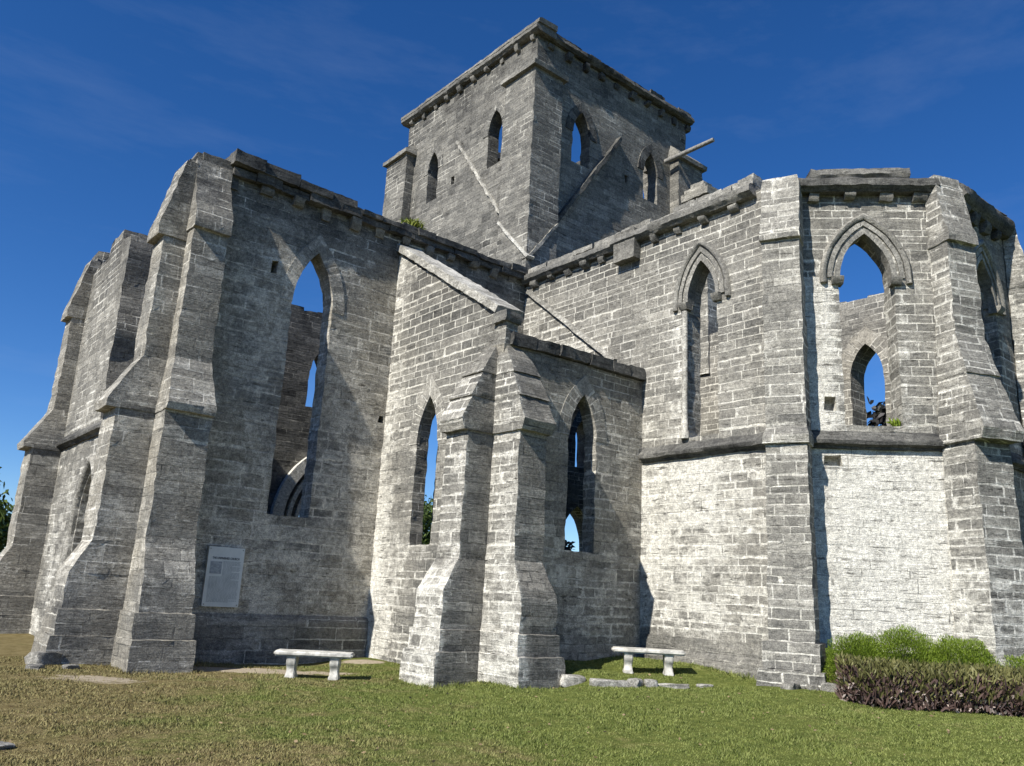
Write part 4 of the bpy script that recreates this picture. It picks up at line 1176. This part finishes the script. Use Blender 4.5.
def mound(x, y, rx, ry, h, rz, n, label):
    root = empty('shrub', (x, y, gz(x, y)), rz)
    tag(root, label, 'shrub', 'green mounded shrubs by the apse')
    th = RNG.uniform(0, 2 * PI, n); ph = np.arccos(RNG.uniform(0.0, 1, n)); rr_ = RNG.uniform(0.55, 1.0, n) ** 0.5
    q = np.stack([np.cos(th) * np.sin(ph), np.sin(th) * np.sin(ph), np.cos(ph)], 1)
    lump = np.array([1 + 0.22 * noise.noise(Vector(p) * 2.3 + Vector((x, y, 0))) for p in q])
    p = q * (rr_ * lump)[:, None] * np.array([rx, ry, h])
    d = q * np.array([0.8, 0.8, 0.7]) + dirs_up(n, 0.45) * 0.75
    leaves('foliage', p, d, RNG.uniform(0.03, 0.08, n), RNG.uniform(0.005, 0.010, n), M['leaf_green'], root, 0.8)
    m2 = n // 7
    sel = RNG.choice(n, m2)
    pd = p[sel] * np.array([1.0, 1.0, 0.45]) 
    leaves('dry_stems', pd, d[sel], RNG.uniform(0.06, 0.14, m2), 0.008, M['leaf_dry'], root, 0.4)
    return root
mound(12.28, 6.62, 0.60, 0.40, 0.80, -0.78, 26000, 'leftmost green mounded shrub, browning at its left side beside the apse buttress')
mound(12.80, 6.16, 0.80, 0.42, 0.97, -0.78, 32000, 'tallest feathery green shrub, in the middle under the apse window wall')
mound(13.26, 5.56, 0.80, 0.42, 0.88, -0.78, 30000, 'green shrub with a rounded top at the foot of the right apse buttress')
mound(13.76, 4.84, 0.55, 0.4, 0.68, -0.78, 15000, 'low green shrub cut off by the right edge of the photo')

# purple hedge: rosettes of upright strap leaves
hroot = empty('hedge', (12.3, 5.6, gz(12.3, 5.6)))
tag(hroot, 'low hedge of dark purple and olive strap leaves in front of the green shrubs', 'hedge')
def hedge_pts(n):
    a_ = RNG.uniform(0, 1, n); c_ = RNG.uniform(-0.5, 0.5, n)
    p0, p1 = np.array([11.36, 6.42]), np.array([13.5, 4.10])
    dirv = (p1 - p0) / np.linalg.norm(p1 - p0); nv = np.array([dirv[1], -dirv[0]])
    taper = np.clip(a_ * 6 + 0.35, 0, 1)
    return p0 + (p1 - p0) * a_[:, None] + nv * (c_ * 0.66 * taper)[:, None], c_ * taper
def hedge_layer(name, n, z0, z1, mat, spread, ln, wd):
    p, c_ = hedge_pts(n)
    prof = np.sqrt(np.clip(1 - (c_ / 0.56) ** 2, 0.05, 1))
    hz = np.array([gz(a_, b_) for a_, b_ in p]) - hroot.location.z
    z = hz + RNG.uniform(z0, z1, n) * (0.55 + 0.45 * prof)
    base = np.stack([p[:, 0] - hroot.location.x, p[:, 1] - hroot.location.y, z], 1)
    leaves(name, base, dirs_up(n, spread), RNG.uniform(ln * .7, ln * 1.2, n), RNG.uniform(wd * .7, wd * 1.2, n), mat, hroot, 0.25)
hedge_layer('purple_leaves', 8500, 0.0, 0.44, M['leaf_purple'], 0.5, 0.17, 0.032)
hedge_layer('olive_leaves', 9500, 0.16, 0.55, M['leaf_olive'], 0.45, 0.14, 0.024)
hedge_layer('faded_leaves', 1500, 0.0, 0.34, M['leaf_pale'], 0.9, 0.10, 0.034)

def tree(name, x, y, h, rx, rz_, n, label, mat='leaf_tree', seed=1, clumps=26, leaf=0.30, cat='tree', group=None, crown_z=0.62):
    rr_ = np.random.default_rng(seed)
    root = empty(name, (x, y, gz(x, y)))
    tag(root, label, cat, group)
    mb = MB()
    tube(mb, (0, 0, -0.2), (0.1, 0.05, h * 0.45), h * 0.022, h * 0.015)
    cl = []
    for i in range(clumps):
        q = rr_.normal(size=3); q /= np.linalg.norm(q)
        q = q * rr_.uniform(0.35, 1.0) * np.array([rx, rx, rz_]) + np.array([0, 0, h * crown_z])
        cl.append(q)
        if i % 3 == 0: tube(mb, (0.1, 0.05, h * 0.42), tuple(q), h * 0.009, h * 0.003, 6)
    mb.v = [Vector(v) for v in mb.v]
    o = mb.build('trunk', M['bark'], None, 0.0, sharp=60); o.parent = root
    cl = np.array(cl)
    idx = rr_.integers(0, clumps, n)
    off = rr_.normal(size=(n, 3)) * np.array([rx, rx, rz_]) * 0.17
    leaves('crown', cl[idx] + off, rr_.normal(size=(n, 3)) + np.array([0, 0, 0.2]), rr_.uniform(leaf * .7, leaf * 1.3, n), leaf * 0.38, M[mat], root, 0.4)
    return root
tree('tree', 4.2, 37.0, 5.2, 1.9, 2.2, 9000, 'bushy dark green tree at the left edge beyond the outer buttress', seed=3, crown_z=0.55)
tree('tree', 1.6, 42.0, 5.6, 2.2, 2.4, 8000, 'second tree behind the left buttress, half hidden by the bushy one', mat='leaf_yellow', seed=5, crown_z=0.55)
tree('tree', 30.2, 46.0, 7.4, 2.6, 2.8, 9000, 'tree seen low through the left annex window, beyond the ruin', seed=8, crown_z=0.6)
tree('palm_bush', 24.6, 12.35, 7.35, 1.15, 1.1, 2600, 'dark leaved bush seen through the apse window behind the far lancet', mat='leaf_dark', seed=9, clumps=12, leaf=0.32, cat='bush', crown_z=0.86)
tree('shrub', 21.4, 23.3, 3.3, 0.8, 1.0, 3000, 'dark shrub outside the far doorway, seen through the right annex window', mat='leaf_dark', seed=12, clumps=12, leaf=0.25, cat='shrub', crown_z=0.6)

def tuft(x, y, z, n, r, ln, label, mat, name='wall_plant'):
    root = empty(name, (x, y, z))
    tag(root, label, 'plant')
    th = RNG.uniform(0, 2 * PI, n); rr_ = RNG.uniform(0, r, n)
    p = np.stack([np.cos(th) * rr_, np.sin(th) * rr_, RNG.uniform(0, r * 0.7, n)], 1)
    d = dirs_up(n, 0.75)
    leaves('foliage', p, d, RNG.uniform(ln * .6, ln * 1.2, n), ln * 0.16, M[mat], root, 0.5)
tuft(8.82, 14.62, 8.96, 420, 0.26, 0.22, 'yellow green plant sprouting from the wall head left of the tower', 'leaf_yellow')
pw = P1(1.92, 4.36, -0.2)
tuft(pw.x, pw.y, pw.z, 90, 0.12, 0.22, 'small grass tuft on the sill of the apse window', 'leaf_green')

# ------------------------------------------------------------------ lawn blades
def lawn(n):
    # inside the wedge that the photograph looks over, plus a margin
    r = np.sqrt(RNG.uniform(4.6 ** 2, 15.6 ** 2, n))
    az = math.radians(39.17) + RNG.uniform(-math.radians(40), math.radians(40), n)
    x, y = np.sin(az) * r, np.cos(az) * r
    keep = RNG.uniform(0, 1, n) < np.clip(7.5 / r, 0.25, 1.0) ** 1.1
    # keep off the masonry
    keep &= ~((y > 14.36) & (x > 3.9)) & ~((x > 8.44) & (y > 10.62)) & ~((x > 11.96) & (y > 7.6)) & ~((x + y > 19.55) & (x > 11.9))
    for bx, by, hx, hy in ((4.45, 13.95, .5, .55), (3.5, 14.62, .55, .5), (7.95, 11.03, .57, .46), (8.7, 10.13, .46, .57), (11.7, 7.42, .5, .45)):
        keep &= ~((np.abs(x - bx) < hx) & (np.abs(y - by) < hy))
    x, y = x[keep], y[keep]
    soil = np.array([soil_at(a_, b_) for a_, b_ in zip(x, y)])
    nn = np.array([noise.noise(Vector((a_ * 2.5, b_ * 2.5, 1.0))) for a_, b_ in zip(x, y)])
    k2 = RNG.uniform(0, 1, len(x)) > np.clip(soil * 1.5 + nn * 0.4 - 0.1, 0, 0.97)
    x, y, soil = x[k2], y[k2], soil[k2]
    z = np.array([gz(a_, b_) for a_, b_ in zip(x, y)])
    n = len(x)
    clump = np.array([noise.noise(Vector((a_ * 1.3, b_ * 1.3, 5.0))) + 0.6 * noise.noise(Vector((a_ * 5.0, b_ * 5.0, 2.0))) for a_, b_ in zip(x, y)])
    foot = np.minimum.reduce([np.abs(y - 14.36) + 9 * (x < 4.8), np.abs(x - 8.42) + 9 * (y < 10.6), np.abs(y - 10.6) + 9 * (x < 8.4), np.abs(x - 11.9) + 9 * (y < 7.7),
        np.hypot(np.maximum(np.abs(x - 7.95) - .57, 0), np.maximum(np.abs(y - 11.03) - .46, 0)), np.hypot(np.maximum(np.abs(x - 8.7) - .46, 0), np.maximum(np.abs(y - 10.13) - .57, 0)),
        np.hypot(np.maximum(np.abs(x - 4.4) - .5, 0), np.maximum(np.abs(y - 13.85) - .62, 0))])
    tall = np.where(foot < 0.14, RNG.uniform(1.0, 3.4, n), 1.0)
    h = RNG.uniform(0.010, 0.026, n) * np.clip(0.9 + 1.2 * clump, 0.4, 2.6) * tall; w_ = RNG.uniform(0.0025, 0.005, n) * (1 + np.hypot(x, y) / 14)
    a = RNG.uniform(0, 2 * PI, n)
    sx, sy = np.cos(a) * w_, np.sin(a) * w_
    lx, ly = RNG.normal(size=n) * h * 0.6, RNG.normal(size=n) * h * 0.6
    v = np.empty((n, 3, 3), np.float32)
    v[:, 0] = np.stack([x - sx, y - sy, z - 0.004], 1); v[:, 1] = np.stack([x + sx, y + sy, z - 0.004], 1); v[:, 2] = np.stack([x + lx, y + ly, z + h], 1)
    me = bpy.data.meshes.new('lawn_grass')
    me.vertices.add(3 * n); me.vertices.foreach_set('co', v.ravel())
    me.loops.add(3 * n); me.loops.foreach_set('vertex_index', np.arange(3 * n, dtype=np.int32))
    me.polygons.add(n); me.polygons.foreach_set('loop_start', np.arange(n, dtype=np.int32) * 3)
    me.update(calc_edges=True)
    dr = np.repeat([dry_at(a_, b_) for a_, b_ in zip(x, y)], 3)
    at = me.attributes.new('dry', 'FLOAT', 'POINT'); at.data.foreach_set('value', dr.astype(np.float32))
    at = me.attributes.new('soil', 'FLOAT', 'POINT'); at.data.foreach_set('value', np.repeat(soil, 3).astype(np.float32))
    me.materials.append(M['grass'])
    o = bpy.data.objects.new('lawn_grass', me); COL.objects.link(o)
    tag(o, 'short mown grass, dry and brown at the left and greener towards the hedge', 'grass', kind='stuff')
lawn(620000)
nl = 420
r_ = np.sqrt(RNG.uniform(5.0 ** 2, 14.0 ** 2, nl)); az_ = math.radians(39.17) + RNG.uniform(-.62, .62, nl)
lx_, ly_ = np.sin(az_) * r_, np.cos(az_) * r_
ok_ = ~((ly_ > 14.2) & (lx_ > 3.9)) & ~((lx_ > 7.3) & (ly_ > 9.6)) & ~((lx_ + ly_ > 18.2) & (lx_ > 11))
lx_, ly_ = lx_[ok_], ly_[ok_]
lz_ = np.array([gz(a_, b_) for a_, b_ in zip(lx_, ly_)]) + 0.022
dd_ = RNG.normal(size=(len(lx_), 3)) * np.array([1, 1, 0.12])
lo_ = leaves('leaf_litter', np.stack([lx_, ly_, lz_], 1), dd_, RNG.uniform(0.02, 0.055, len(lx_)), RNG.uniform(0.012, 0.028, len(lx_)), M['leaf_dry'], None, 0.1)
tag(lo_, 'dry brown leaves and straw scattered over the lawn', 'leaf litter', kind='stuff')
